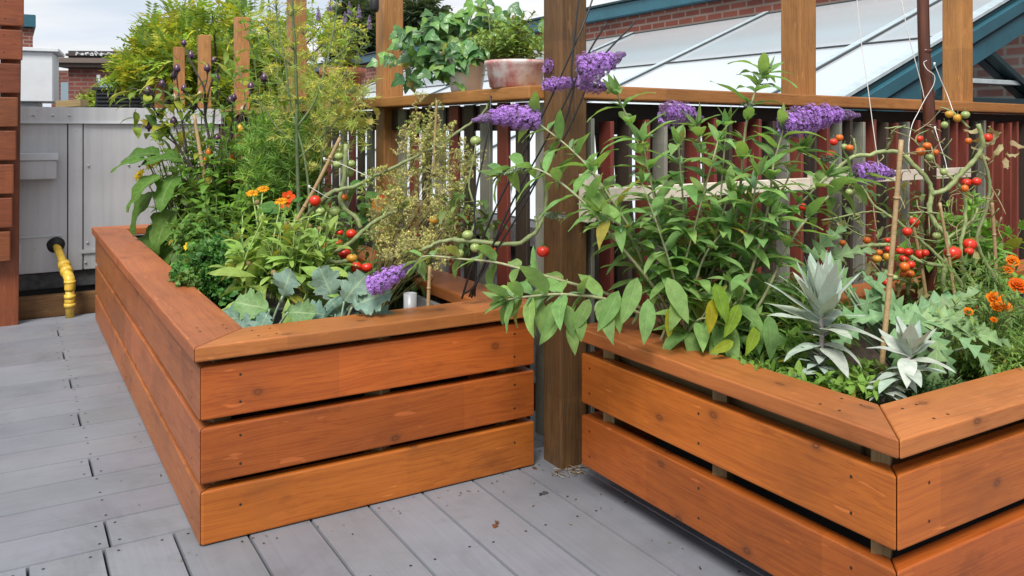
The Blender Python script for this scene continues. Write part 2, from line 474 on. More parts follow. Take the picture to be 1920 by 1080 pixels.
# ---------------------------------------------------------------- rigid shapes
def beam(name, mat, p0, p1, w, h, parent=None, bevel=.004, m0=0.0, m1=0.0, screws=(), seg=2, up=(0, 0, 1), extra=None):
    """a board from p0 to p1 (centre line, parent's space); local X runs along the grain; m0, m1 mitre its ends"""
    p0, p1 = Vector([float(v) for v in p0]), Vector([float(v) for v in p1])
    x = (p1 - p0)
    L = x.length
    x.normalize()
    upv = Vector(up)
    if abs(x.dot(upv)) > .95: upv = Vector((B[0], B[1], 0))
    y = upv.cross(x).normalized()
    z = x.cross(y)
    bm = bmesh.new()
    vs = {}
    for i in (0, 1):
        for j in (-1, 1):
            for k in (-1, 1):
                vs[i, j, k] = bm.verts.new((i * L + (m1 if i else m0) * j * w / 2, j * w / 2, k * h / 2))
    for q in (((0, -1, -1), (0, -1, 1), (0, 1, 1), (0, 1, -1)), ((1, -1, -1), (1, 1, -1), (1, 1, 1), (1, -1, 1)),
              ((0, -1, -1), (1, -1, -1), (1, -1, 1), (0, -1, 1)), ((0, 1, -1), (0, 1, 1), (1, 1, 1), (1, 1, -1)),
              ((0, -1, -1), (0, 1, -1), (1, 1, -1), (1, -1, -1)), ((0, -1, 1), (1, -1, 1), (1, 1, 1), (0, 1, 1))):
        bm.faces.new([vs[t] for t in q])
    bmesh.ops.recalc_face_normals(bm, faces=bm.faces)
    if bevel: bmesh.ops.bevel(bm, geom=list(bm.edges), offset=bevel, segments=seg, affect='EDGES', profile=.6)
    for (sx, s2, face) in screws:       # face: ('y',-1) or ('z',1); a sunk screw head
        r = .0034
        if face[0] == 'y': q = [Vector((sx + r * math.cos(t * 1.0472), face[1] * (w / 2 + .0006), s2 + r * math.sin(t * 1.0472))) for t in range(6)]
        else: q = [Vector((sx + r * math.cos(t * 1.0472), s2 + r * math.sin(t * 1.0472), face[1] * (h / 2 + .0006))) for t in range(6)]
        f = bm.faces.new([bm.verts.new(v) for v in q])
        f.material_index = 1
    me = bpy.data.meshes.new(name)
    bm.to_mesh(me)
    bm.free()
    me.materials.append(mat)
    if screws: me.materials.append(M['screw'])
    o = bpy.data.objects.new(name, me)
    COL.objects.link(o)
    Mx = Matrix((x, y, z)).transposed().to_4x4()
    Mx.translation = p0
    o.matrix_basis = Mx
    if parent is not None: o.parent = parent
    return o


def spline(pts, n=6):
    pts = [np.asarray(p, float) for p in pts]
    if len(pts) < 3: return [pts[0] + (pts[-1] - pts[0]) * t for t in np.linspace(0, 1, n + 1)]
    q = [2 * pts[0] - pts[1]] + pts + [2 * pts[-1] - pts[-2]]
    out = []
    for i in range(1, len(q) - 2):
        p0, p1, p2, p3 = q[i - 1:i + 3]
        for t in np.linspace(0, 1, n, endpoint=False):
            out.append(.5 * ((2 * p1) + (-p0 + p2) * t + (2 * p0 - 5 * p1 + 4 * p2 - p3) * t * t + (-p0 + 3 * p1 - 3 * p2 + p3) * t ** 3))
    out.append(pts[-1])
    return out


def unit(v):
    l = math.sqrt(float(np.dot(v, v)))
    return v / l if l > 1e-9 else np.array([0, 0, 1.0])


def tube(mb, pts, r0, r1=None, ns=6, col=(1, 1, 1), mat=0, jitter=0.0, cap=True):
    r1 = r0 if r1 is None else r1
    pts = np.asarray(pts, float)
    n = len(pts)
    ang = np.linspace(0, 2 * math.pi, ns, endpoint=False)
    ref = np.array([.3, .2, .93])
    vs = []
    for i in range(n):
        t = unit(pts[min(i + 1, n - 1)] - pts[max(i - 1, 0)])
        s = np.cross(t, ref)
        if np.dot(s, s) < 1e-3: s = np.cross(t, np.array([1.0, 0, 0]))
        s = unit(s)
        u = np.cross(s, t)
        r = r0 + (r1 - r0) * i / max(1, n - 1)
        if jitter: r *= 1 + rnd.uniform(-jitter, jitter)
        vs.append(pts[i] + r * (np.cos(ang)[:, None] * s + np.sin(ang)[:, None] * u))
    v = np.concatenate(vs)
    f = [(i * ns + j, i * ns + (j + 1) % ns, (i + 1) * ns + (j + 1) % ns, (i + 1) * ns + j) for i in range(n - 1) for j in range(ns)]
    if cap:
        f.append(tuple(range(ns - 1, -1, -1)))
        f.append(tuple((n - 1) * ns + j for j in range(ns)))
    mb.add(v, f, col, mat=mat)


def lathe(mb, c, prof, ns=24, col=(1, 1, 1), mat=0, sx=1.0, sy=1.0, rot=0.0, lump=0.0):
    """prof: list of (radius, z)"""
    ang = np.linspace(0, 2 * math.pi, ns, endpoint=False) + rot
    k = 1 + (lump * np.cos(ang * 3 + 1) if lump else 0)
    v = np.concatenate([np.stack([c[0] + r * k * np.cos(ang) * sx, c[1] + r * k * np.sin(ang) * sy, np.full(ns, c[2] + z)], 1) for r, z in prof])
    f = [(i * ns + j, i * ns + (j + 1) % ns, (i + 1) * ns + (j + 1) % ns, (i + 1) * ns + j) for i in range(len(prof) - 1) for j in range(ns)]
    f.append(tuple(range(ns - 1, -1, -1)))
    f.append(tuple((len(prof) - 1) * ns + j for j in range(ns)))
    mb.add(v, f, col, mat=mat)


# ---------------------------------------------------------------- leaves
def _prof(name, s):
    if name == 'lance': return np.sin(np.pi * s ** .72) ** .95
    if name == 'ovate': return np.sin(np.pi * s ** .62) ** .8
    if name == 'spoon': return np.sin(np.pi * np.clip(s, 0, 1) ** 1.35) ** .65
    if name == 'strip': return np.minimum(1, s * 8) * (1 - s ** 3)
    if name == 'round': return np.sqrt(np.clip(1 - (2 * s - 1) ** 2, 0, 1))
    if name == 'egg': return np.sin(np.pi * s ** .6) ** .7 * (.86 + .16 * np.cos(2 * np.pi * 3.1 * s + .6))
    if name == 'kale': return np.interp(s, [0, .2, .25, .4, .6, .8, .93, 1], [.06, .06, .45, .8, 1.0, .85, .5, .05]) * (1 + .2 * np.cos(2 * np.pi * 4.3 * s) + .12 * np.cos(2 * np.pi * 9.7 * s))
    if name == 'cut': return np.sin(np.pi * s ** .7) ** .6 * (.25 + .85 * np.mod(s * 5.5, 1) ** 1.2)
    if name == 'ivy': return np.interp(s, [0, .06, .2, .34, .48, .58, .7, .85, 1], [.25, .62, .95, .78, .42, .44, .34, .17, 0])
    if name == 'tom': return np.sin(np.pi * s ** .7) ** .8 * (.75 + .28 * np.cos(2 * np.pi * 3.4 * s))
    return np.sin(np.pi * s)


def leaf(mb, p, d, up, L, W, prof='lance', col=(.1, .2, .05), bend=.6, fold=.25, wave=0.0, n=6, mat=0, var=.16):
    k = 1 + rnd.uniform(-var, var)
    if W < .05 and rnd.random() < .035 and col[1] > col[0] * 1.3: col = (col[1] * .95, col[1] * .85, col[2] * .6)
    c = (col[0] * k * (1 + rnd.uniform(-var, var) * .7), col[1] * k, col[2] * k * (1 + rnd.uniform(-var, var) * .5))
    mb.pend.setdefault((prof, n, mat), []).append((*p, *d, *up, L, W, *c, bend, fold, wave, rnd.uniform(0, 6.28)))


def make_leaves(mb, prof, n, mat, rows):
    """all waiting leaves of one outline at once"""
    a = np.array(rows, float)
    K = len(a)
    p, d, up, L, W, col = a[:, 0:3], a[:, 3:6], a[:, 6:9], a[:, 9], a[:, 10], np.clip(a[:, 11:14], 0, 1)
    bend, fold, wave, ph = a[:, 14], a[:, 15], a[:, 16], a[:, 17]
    s = np.linspace(0, 1, n + 1)
    w = np.clip(_prof(prof, np.clip(s, 1e-6, 1 - 1e-6)), 0.0, None)
    w[-1] *= .3
    nz = lambda v: v / np.maximum(np.linalg.norm(v, axis=1), 1e-9)[:, None]
    d = nz(d)
    side = np.cross(d, up)
    bad = (side ** 2).sum(1) < 1e-4
    side[bad] = np.cross(d[bad], np.array([1.0, .1, .2]))
    side = nz(side)
    nrm = np.cross(side, d)
    th = -bend[:, None] * s
    cx, sz = np.cos(th), np.sin(th)
    z0 = np.zeros((K, 1))
    X = np.concatenate([z0, np.cumsum((cx[:, 1:] + cx[:, :-1]) / (2 * n), 1)], 1)
    Z = np.concatenate([z0, np.cumsum((sz[:, 1:] + sz[:, :-1]) / (2 * n), 1)], 1)
    cen = p[:, None] + L[:, None, None] * (X[..., None] * d[:, None] + Z[..., None] * nrm[:, None])
    nl = nrm[:, None] * cx[..., None] - d[:, None] * sz[..., None]
    hw = W[:, None] / 2 * w
    cf, sf = np.cos(fold)[:, None], np.sin(fold)[:, None]
    wl = wave[:, None] * W[:, None] * np.sin(s * 11 + ph[:, None])
    wr = wave[:, None] * W[:, None] * np.sin(s * 12.3 + ph[:, None] * 1.7)
    v = np.empty((K, n + 1, 3, 3))
    sd = side[:, None] * (hw * cf)[..., None]
    v[:, :, 0] = cen - sd + nl * (hw * sf + wl)[..., None]
    v[:, :, 1] = cen
    v[:, :, 2] = cen + sd + nl * (hw * sf + wr)[..., None]
    f = []
    for i in range(n):
        q = i * 3
        f += [(q, q + 1, q + 4, q + 3), (q + 1, q + 2, q + 5, q + 4)]
    f = np.array(f)
    nv = 3 * (n + 1)
    fi = (f[None] + (np.arange(K) * nv)[:, None, None]).reshape(-1, 4)
    uv = np.stack([np.tile([-1, 0, 1], n + 1), np.repeat(s, 3)], 1)
    mb.bulk(v.reshape(-1, 3), fi, np.repeat(col, nv, axis=0), np.tile(uv, (K, 1)), mat)


def perp(t):
    a, b, c = rnd.gauss(0, 1), rnd.gauss(0, 1), rnd.gauss(0, 1)
    x, y, z = t[1] * c - t[2] * b, t[2] * a - t[0] * c, t[0] * b - t[1] * a
    l = math.sqrt(x * x + y * y + z * z) or 1
    return np.array([x / l, y / l, z / l])


def rdir(zmin=-1.0):
    while True:
        x, y, z = rnd.uniform(-1, 1), rnd.uniform(-1, 1), rnd.uniform(-1, 1)
        l = x * x + y * y + z * z
        if .05 < l <= 1:
            l = math.sqrt(l)
            if z / l >= zmin: return np.array([x / l, y / l, z / l])


def leafy(st, lf, pts, r0, r1, nodes, L, W, prof, col, scol, start=.2, bend=.7, fold=.25, open_=1.0, taper=.55, wave=.0, n=6, droop=0.0, lmat=0, tipn=3, var=.16, axil=0):
    """a stem with opposite leaf pairs turning a quarter at each node"""
    pts = spline(pts, 6) if len(pts) < 9 else pts
    pts = np.asarray(pts)
    if st is not None: tube(st, pts, r0, r1, 5, scol)
    k = len(pts)
    az = rnd.uniform(0, 6.28)
    for i in range(nodes):
        u = start + (1 - start) * (i + rnd.uniform(-.2, .2)) / max(1, nodes - 1)
        u = min(max(u, 0), .999)
        x = u * (k - 1)
        j = min(int(x), k - 2)
        p = pts[j] + (pts[j + 1] - pts[j]) * (x - j)
        t = unit(pts[j + 1] - pts[j])
        s1 = unit(np.cross(t, np.array([.13, .31, .9])))
        s2 = np.cross(t, s1)
        az += math.pi / 2 + rnd.uniform(-.35, .35)
        size = 1 - (1 - taper) * max(0, (u - .45) / .55) ** 1.3
        for q in (0, math.pi):
            o = math.cos(az + q) * s1 + math.sin(az + q) * s2
            d = t * rnd.uniform(.35, .8) + o * open_ + np.array([0, 0, .1 - droop])
            sz = size * rnd.uniform(.75, 1.15)
            leaf(lf, p + o * r1, d, t * .5 + UP, L * sz, W * sz, prof, col, bend * rnd.uniform(.5, 1.5), fold, wave, n, lmat, var)
            if axil:
                for _ in range(axil):
                    d2 = t * rnd.uniform(.6, 1.2) + o * rnd.uniform(.3, 1) + perp(t) * .4
                    z2 = rnd.uniform(.18, .42)
                    leaf(lf, p + o * r1, d2, t * .3 + UP, L * z2, W * z2, prof, (col[0] * 1.25, col[1] * 1.12, col[2] * 1.9), bend, fold, 0, 5, lmat, var)
    t = unit(pts[-1] - pts[-2])
    for i in range(tipn):
        d = t + perp(t) * .45
        leaf(lf, pts[-1], d, perp(t), L * taper * rnd.uniform(.4, .7), W * taper * .55, prof, col, .3, fold, 0, n, lmat, var)


def clump(base, spread, height, k, L, W, prof, col, scol, nodes=5, st=None, lf=None, r=.003, out=.5, **kw):
    """k stems from one base; spread, height in metres"""
    st, lf = st or MB(), lf or MB()
    base = np.asarray(base, float)
    for i in range(k):
        a = rnd.uniform(0, 6.28)
        rr = spread * math.sqrt(rnd.random())
        h = height * rnd.uniform(.55, 1.0) * (1 - .35 * (rr / spread) ** 2)
        tip = base + np.array([rr * math.cos(a), rr * math.sin(a), h])
        b0 = base + np.array([rr * .35 * math.cos(a), rr * .35 * math.sin(a), 0])
        mid = (b0 + tip) / 2 + np.array([math.cos(a), math.sin(a), 0]) * (-.12 * rr) + np.array([0, 0, .08 * h])
        leafy(st, lf, [b0, mid, tip], r, r * .5, nodes, L, W, prof, col, scol, **kw)
    return st, lf


# ================================================================ SETTING
# ---- world
w = bpy.data.worlds.new('World')
sc.world = w
w.use_nodes = True
nt = w.node_tree
n = N(nt)
SUN_EL, SUN_AZ = R(52), R(-168)      # azimuth measured from +Y towards +X
sky = n('ShaderNodeTexSky', sky_type='NISHITA', sun_disc=False, sun_elevation=SUN_EL, sun_rotation=SUN_AZ, air_density=1.0, dust_density=2.0)
gen = n('ShaderNodeTexCoord').outputs['Generated']
dv = n('ShaderNodeSeparateXYZ', {0: gen})
zz = n.math('ADD', n.math('MAXIMUM', dv.outputs[2], 0.0), .14)
cp = n('ShaderNodeCombineXYZ', {0: n.math('DIVIDE', dv.outputs[0], zz), 1: n.math('DIVIDE', dv.outputs[1], zz)}).outputs[0]
cl = n('ShaderNodeTexNoise', {'Vector': n('ShaderNodeMapping', {0: cp, 2: (0, 0, .5), 3: (.55, .85, 1)}).outputs[0], 'Scale': 1.0, 'Detail': 7.0, 'Roughness': .55, 'Distortion': .4}).outputs[0]
cover = n.ramp(cl, [(.30, .62), (.46, .9), (.6, 1.0)])
shade = n.ramp(n('ShaderNodeTexNoise', {'Vector': n('ShaderNodeMapping', {0: cp, 1: (3, 1, 0), 3: (.5, .9, 1)}).outputs[0], 'Scale': 1.3, 'Detail': 6.0}).outputs[0], [(.36, (6.4, 7.2, 8.4)), (.5, (7.9, 8.2, 8.7)), (.62, (9.2, 9.2, 9.2))])
sky_b = n.mix(1.0, sky.outputs[0], (1.2, 1.2, 1.2), 'MULTIPLY')
skyc = n.mix(cover, sky_b, shade)
bg = nt.nodes['Background']
n.link(skyc, bg.inputs['Color'])
bg.inputs['Strength'].default_value = .074

sun = bpy.data.lights.new('sun', 'SUN')
sun.energy = 2.9
sun.angle = R(22)
sun.color = (1, .95, .88)
so = bpy.data.objects.new('sun', sun)
COL.objects.link(so)
sdir = Vector((math.sin(SUN_AZ) * math.cos(SUN_EL), math.cos(SUN_AZ) * math.cos(SUN_EL), math.sin(SUN_EL)))
so.rotation_euler = sdir.to_track_quat('Z', 'Y').to_euler()
so.location = (0, -5, 8)

# ---- camera
cam = bpy.data.cameras.new('camera')
cam.sensor_width = 36
cam.lens = F / 1920 * 36
cam.shift_y = -(540 - HY) / 1920
cam.clip_start = .05
cam.clip_end = 3000
co = bpy.data.objects.new('camera', cam)
COL.objects.link(co)
co.location = (0, 0, 1)
co.rotation_euler = (R(90), 0, 0)
sc.camera = co

# ---- ground and roofs
mb = MB()
mb.add([(-1500, -1500, -6.5), (1500, -1500, -6.5), (1500, 1500, -6.5), (-1500, 1500, -6.5)], [(0, 1, 2, 3)])
tag(mb.build('ground', M['ground'], smooth=False), kind='structure')

mb = MB()
Mx = lambda v: C0 + v[:, :1] * A + v[:, 1:2] * B + v[:, 2:] * UP
mb.box((-5, -5, -6.4), (1.0, 9.9, -.08), M=Mx)
mb.box((1.003, -5, -6.4), (6, -.05, -.08), M=Mx)
tag(mb.build('roof_building', M['shingle'], smooth=False), 'flat roofed building that carries the grey deck', 'building')

# ---- deck
mb = MB()
PITCH, GAP = .158, .005


def deck_board(a0, a1, b0, b1, along_a):
    k = rnd.uniform(.88, 1.08)
    c = np.array([.203, .217, .245]) * k * np.array([1 + rnd.uniform(-.02, .02), 1, 1 + rnd.uniform(-.02, .03)])
    e = .0018
    v = np.array([[a0, b0, -.006], [a1, b0, -.006], [a1, b1, -.006], [a0, b1, -.006],
                  [a0 + e, b0 + e, 0], [a1 - e, b0 + e, 0], [a1 - e, b1 - e, 0], [a0 + e, b1 - e, 0],
                  [a0, b0, -.03], [a1, b0, -.03], [a1, b1, -.03], [a0, b1, -.03]], float)
    o1, o2 = rnd.uniform(0, 50), rnd.uniform(0, 50)
    uv = np.stack([v[:, 0] + o1, v[:, 1] + o2], 1) if along_a else np.stack([v[:, 1] + o1, v[:, 0] + o2], 1)
    mb.add(Mx(v), [(4, 5, 6, 7), (0, 1, 5, 4), (1, 2, 6, 5), (2, 3, 7, 6), (3, 0, 4, 7), (8, 9, 1, 0), (9, 10, 2, 1), (10, 11, 3, 2), (11, 8, 0, 3)], c, uv)


def deck_screw(a, b):
    r = .0037
    v = Mx(np.array([[a + r * math.cos(t), b + r * math.sin(t), .0008] for t in np.linspace(0, 6.28, 7)[:-1]]))
    mb.add(v, [tuple(range(6))], mat=1)


k = 0
b = .12
while b < 2.95:
    b1 = min(b + PITCH - GAP, 2.985)
    js = [-.18] if k % 3 == 0 else ([-1.15] if k % 3 == 1 else [-2.1])
    xs = [-4.2] + js + [1.0]
    if k % 3 == 1: xs = [-4.2, -1.62, 1.0]
    for x0, x1 in zip(xs[:-1], xs[1:]): deck_board(x0 + GAP / 2, x1 - GAP / 2, b, b1, True)
    for ja in (-.18, -.66, -1.14, -1.62, .0):
        for s in (.025, PITCH - GAP - .025):
            if k % 3 == 0 and ja == -.18:
                deck_screw(ja - .022, b + s); deck_screw(ja + .022, b + s)
            elif ja < 0: deck_screw(ja + .006, b + s)
    b += PITCH
    k += 1
for i in range(-26, 36):
    a0 = -.04 + .156 * i
    end = .12 - GAP if a0 < .95 else -.02
    deck_board(a0 + GAP / 2, a0 + .156 - GAP / 2, -4.6, end, False)
    for jb in (.085, -.33, -.74, -1.15):
        if jb < end:
            for s in (.03, .126): deck_screw(a0 + s, jb + rnd.uniform(-.006, .006))
mb.box((-4.3, -4.7, -.05), (1.0, 2.98, -.031), mat=1, M=Mx)
mb.box((1.0, -4.7, -.05), (5.7, -.02, -.031), mat=1, M=Mx)
tag(mb.build('deck', [M['deck'], M['dark_metal']], smooth=False), kind='structure')

# ================================================================ PLANTERS
def planter(origin, Lx, Ly, zs, bh, cap0, cap1, capw, label, joints, soil_z, over=.016, mats=('cedar', 'cedar', 'cedar_cap', 'cedar_cap'), front_rail=False):
    t = empty('planter_box', origin, ANG)
    tag(t, label, 'planter', 'wooden raised planters on the deck')
    th = .038
    for i, z in enumerate(zs):
        zc = z + bh[i] / 2
        h = bh[i]
        sc_f = [(x, dz, ('y', -1)) for x in (.075, Lx - .09) for dz in ((-.25 * h, .27 * h) if i else (.12 * h,))]
        beam('board', M[mats[0]], (th / 2 + .0012, th / 2, zc), (Lx - .0005, th / 2, zc), th, h, t, .0055, m0=1, screws=sc_f, seg=3)
        ys = [0.0] + joints[i] + [Ly]
        for q, (y0, y1) in enumerate(zip(ys[:-1], ys[1:])):
            first = q == 0
            scr = [(x, dz, ('y', 1)) for x in ((.075, (y1 - y0) * .5, (y1 - y0) - .06)) for dz in (-.25 * h, .25 * h)]
            beam('board', M[mats[1]], (th / 2, y0 + (th / 2 + .0012 if first else .001), zc), (th / 2, y1 - .001, zc), th, h, t, .0055, m0=-1 if first else 0, screws=scr, seg=3)
        beam('board', M['cedar'], (Lx - th / 2, th + .001, zc), (Lx - th / 2, Ly, zc), th, h, t, .004)
        beam('board', M['cedar'], (th + .001, Ly - th / 2, zc), (Lx - th - .001, Ly - th / 2, zc), th, h, t, .004)
    zc, ch, o, w_ = (cap0 + cap1) / 2, cap1 - cap0, over, capw
    e = .0009
    cs = [(x, y, ('z', 1)) for x in (.085, .13) for y in (-.035, .03)]
    cs2 = cs + [(Lx - .16, -.03, ('z', 1)), (Lx - .13, .035, ('z', 1))]
    beam('cap_board', M[mats[2]], (-o + w_ / 2 + e, -o + w_ / 2, zc), (Lx + o - w_ / 2 - e, -o + w_ / 2, zc), w_, ch, t, .005, m0=1, m1=-1, screws=cs2, seg=3)
    beam('cap_board', M[mats[3]], (-o + w_ / 2, -o + w_ / 2 + e, zc), (-o + w_ / 2, Ly + o - w_ / 2 - e, zc), w_, ch, t, .005, m0=-1, m1=1, screws=cs, seg=3)
    beam('cap_board', M[mats[2]], (Lx + o - w_ / 2, -o + w_ / 2 + e, zc), (Lx + o - w_ / 2, Ly + o - w_ / 2 - e, zc), w_, ch, t, .005, m0=1, m1=-1, seg=3)
    beam('cap_board', M[mats[2]], (-o + w_ / 2 + e, Ly + o - w_ / 2, zc), (Lx + o - w_ / 2 - e, Ly + o - w_ / 2, zc), w_, ch, t, .005, m0=-1, m1=1, seg=3)
    # treated frame behind the boards
    zt = cap0 - .001
    ny = max(2, int(Ly / .45))
    for i in range(ny + 1):
        y = .07 + (Ly - .14) * i / ny
        for x in (th + .018, Lx - th - .022): beam('frame_post', M['treated'], (x, y, zs[0] + .01), (x, y, zt), .06, .034, t, .003)
    nx = max(2, int(Lx / .5))
    for i in range(1, nx):
        x = .07 + (Lx - .14) * i / nx
        beam('frame_post', M['treated'], (x, th + .022, zs[0] + .01), (x, th + .022, zt), .042, .06, t, .003)
    fy = th + .056 if front_rail else th + .085
    for (q0, q1) in (((.09, th + .085), (Lx - .09, th + .085)), ((fy, .13), (fy, Ly - .02 - th))):
        beam('frame_rail', M['treated'], (q0[0], q0[1], cap0 - .047), (q1[0], q1[1], cap0 - .047), .036, .09, t, .003)
    m2 = MB()
    q = th + .108
    z0, z1 = zs[0] + .004, cap0 - .01
    m2.box((q, q, z0), (Lx - q, q + .004, z1)); m2.box((q, q + .004, z0), (q + .004, Ly - q, z1))
    m2.box((Lx - q - .004, q + .004, z0), (Lx - q, Ly - q, z1)); m2.box((q + .004, Ly - q - .004, z0), (Lx - q - .004, Ly - q, z1))
    m2.build('liner', M['liner'], t, smooth=False, origin=(0, 0, 0))
    m2 = MB()
    g = 26
    gx, gy = np.meshgrid(np.linspace(q + .005, Lx - q - .005, g), np.linspace(q + .005, Ly - q - .005, g * 2))
    gz = soil_z + nr.normal(0, .006, gx.shape)
    v = np.stack([gx.ravel(), gy.ravel(), gz.ravel()], 1)
    m2.add(v, [(j * g + i, j * g + i + 1, (j + 1) * g + i + 1, (j + 1) * g + i) for j in range(2 * g - 1) for i in range(g - 1)])
    m2.build('soil', M['soil'], t, origin=(0, 0, 0))
    return t


planter(C0, .946, 2.78, [.003, .149, .301], [.128, .133, .128], .446, .482, .15,
        'long three board planter with calendula, kale and parsley', [[1.5], [1.5], [1.92]], .37,
        mats=('cedar', 'cedar_red', 'cedar_cap', 'cedar_red'))
planter(R0, 2.3, .965, [.068, .24], [.137, .137], .414, .450, .14,
        'two board planter holding silver sage, purple flowers and bamboo pole', [[], []], .345, front_rail=True)

# grey tubs set in the long planter, and the pipe end
def tub(a0, b0, a1, b1, zt, label):
    m = MB()
    Mt = lambda v: C0 + v[:, :1] * A + v[:, 1:2] * B + v[:, 2:] * UP
    t = .006
    for lo, hi in (((a0, b0, .25), (a1, b0 + t, zt)), ((a0, b1 - t, .25), (a1, b1, zt)), ((a0, b0 + t, .25), (a0 + t, b1 - t, zt)), ((a1 - t, b0 + t, .25), (a1, b1 - t, zt))):
        m.box(lo, hi, M=Mt)
    r = .014
    for lo, hi in (((a0 - r, b0 - r, zt), (a1 + r, b0 + t, zt + .008)), ((a0 - r, b1 - t, zt), (a1 + r, b1 + r, zt + .008)), ((a0 - r, b0 + t, zt), (a0 + t, b1 - t, zt + .008)), ((a1 - t, b0 + t, zt), (a1 + r, b1 - t, zt + .008))):
        m.box(lo, hi, M=Mt)
    o = m.build('planting_tub', M['tub'], smooth=False, origin=loc(C0, (a0 + a1) / 2, (b0 + b1) / 2, .25))
    tag(o, label, 'tub', 'grey plastic tubs inside the planter')


tub(.165, .17, .44, .62, .405, 'grey plastic tub under the kale beside the parsley')
tub(.56, .17, .78, .62, .43, 'grey plastic tub beside the upright pipe end')
m = MB()
c = P(769, 572, 2.44)
lathe(m, c + np.array([0, 0, -.1]), [(.019, 0), (.019, .135), (.0155, .135), (.0155, .06)], 20)
tag(m.build('pipe_end', M['pvc'], origin=c), 'short grey plastic pipe standing open behind the front cap board', 'pipe')

# ================================================================ RAILINGS AND POSTS
RH = 1.125
rail_d = unit(A * 1.0 + B * .045)


def post(pbase, s, z1, mat, label, rz=0.0, z0=-.02):
    t = beam('timber_post', mat, pbase + UP * z0, pbase + UP * z1, s, s, None, .006, up=tuple(B))
    tag(t, label, 'post', 'tall square timber posts of the railing')
    return t


post(O0, .094, 1.8, M['post_old'], 'thick dark timber post at the corner, between the two planters')
LPOST = ['timber post next to the terracotta pot and ivy', 'timber post behind the tall yellow fennel', 'shorter timber post behind the purple peppers', 'thin far timber post in front of the yellow tree',
         'far timber post half hidden among yellow tree leaves', 'farthest thin timber post by the black louvered box']
LT = [1.4, 2.8, 4.15, 5.5, 6.75, 8.0]
for i, t_ in enumerate(LT):
    post(O0 + B * t_ + A * .02, .094, 1.8, M['post'], LPOST[i])
for t_, l in ((1.214, 'thick timber post in front of the white skylight glass'), (2.366, 'timber post directly behind the dark bamboo pole')):
    post(O0 + rail_d * t_ + B * .10, .094, 1.95, M['post'], l)

m = MB()
c_ = P(702, -2, 3.58)
lathe(m, c_ - UP * .035, [(.004, -.022), (.016, -.02), (.02, -.006), (.02, .03), (.012, .05)], 16)
tube(m, [c_, c_ + np.array([-.0, .05, .03])], .006, ns=6)
tag(m.build('spotlight', M['black'], origin=c_), 'small black spotlight fixed near the top of the post beside the terracotta pot', 'lamp')

# railing along B (far side)
t = empty('deck_railing', O0 + B * .1)
tag(t, 'wooden railing behind the long planter, with red, grey and brown slats', 'railing', 'slatted deck railings')


def rel(p, t): return p - np.array(t.location)


beam('top_rail', M['rail'], rel(O0 + B * .05 - A * .02 + UP * 1.108, t), rel(O0 + B * 4.2 - A * .02 + UP * 1.108, t), .15, .04, t, .005)
beam('top_rail', M['rail'], rel(O0 + B * 4.203 - A * .02 + UP * 1.108, t), rel(O0 + B * 8.3 - A * .02 + UP * 1.108, t), .15, .04, t, .005)
beam('lower_rail', M['slat_brown'], rel(O0 + B * .05 + A * .028 + UP * 1.035, t), rel(O0 + B * 8.3 + A * .028 + UP * 1.035, t), .035, .09, t, .003)
beam('lower_rail', M['slat_brown'], rel(O0 + B * .05 + A * .028 + UP * .14, t), rel(O0 + B * 8.3 + A * .028 + UP * .14, t), .035, .09, t, .003)
CYC = ['slat_grey', 'slat_brown', 'slat_red']
SLP = .121
for i in range(67):
    bb = .085 + i * SLP
    if any(abs(bb + .035 - q) < .085 for q in LT): continue
    p = O0 + B * (bb + .035)
    beam('slat', M[CYC[(i * 1) % 3]], rel(p + UP * .04, t), rel(p + UP * (1.085 + rnd.uniform(-.006, 0)), t), .071, .014, t, .002, up=tuple(A), seg=1)

# railing along A (right-hand part of the picture)
t = empty('deck_railing', O0 + A * .1)
tag(t, 'wooden railing behind the tomato and the dark bamboo pole', 'railing', 'slatted deck railings')
q0, q1 = O0 + rail_d * .03, O0 + rail_d * 3.6
beam('top_rail', M['rail'], rel(q0 + B * .02 + UP * 1.108, t), rel(q1 + B * .02 + UP * 1.085, t), .15, .042, t, .005)
beam('lower_rail', M['shade_wood'], rel(q0 + B * .065 + UP * 1.03, t), rel(q1 + B * .065 + UP * 1.01, t), .035, .10, t, .003)
beam('lower_rail', M['slat_brown'], rel(q0 + B * .03 + UP * .14, t), rel(q1 + B * .03 + UP * .14, t), .035, .09, t, .003)
CY2 = ['slat_grey', 'slat_red', 'slat_brown', 'slat_red', 'slat_grey', 'slat_brown']
for i in range(46):
    s_ = .085 + i * .076
    p = O0 + rail_d * s_ + B * rnd.uniform(-.004, .004)
    beam('slat', M[CY2[i % 6] if rnd.random() < .85 else 'slat_red'], rel(p + UP * .04, t), rel(p + UP * (1.03 + rnd.uniform(-.01, .006)), t), .014, .062, t, .002, seg=1)

for i in range(46):  # leaning second row, added to imitate the slats' reflection in the skylight glass
    if i % 4 == 1: continue
    p = O0 + rail_d * (.12 + i * .076) + B * .13
    z1 = .99 + rnd.uniform(-.03, .02)
    beam('slat', M[CY2[(i * 5 + 2) % 6]], rel(p + UP * .04, t), rel(p + UP * z1 - A * .10, t), .014, .068, t, .002, seg=1)

# pale batten along the railing
t = empty('trellis_batten', P(1088, 372, 2.36))
tag(t, 'pale bare wooden batten fixed across the slats behind the butterfly bush', 'batten')
w0 = O0 - B * .075 + A * .03 + UP * .80
beam('mounting_block', M['pale_wood'], rel(w0 - UP * .075 - B * .008, t), rel(w0 + UP * .065 - B * .008, t), .05, .04, t, .003)
beam('bar', M['pale_wood'], rel(w0 + A * .023, t), rel(w0 + A * 1.0 + B * .03, t), .018, .042, t, .002)
beam('bar', M['pale_wood'], rel(w0 + A * 1.003 + B * .03 + UP * .015, t), rel(w0 + A * 2.05 + B * .06 + UP * .012, t), .018, .042, t, .002)

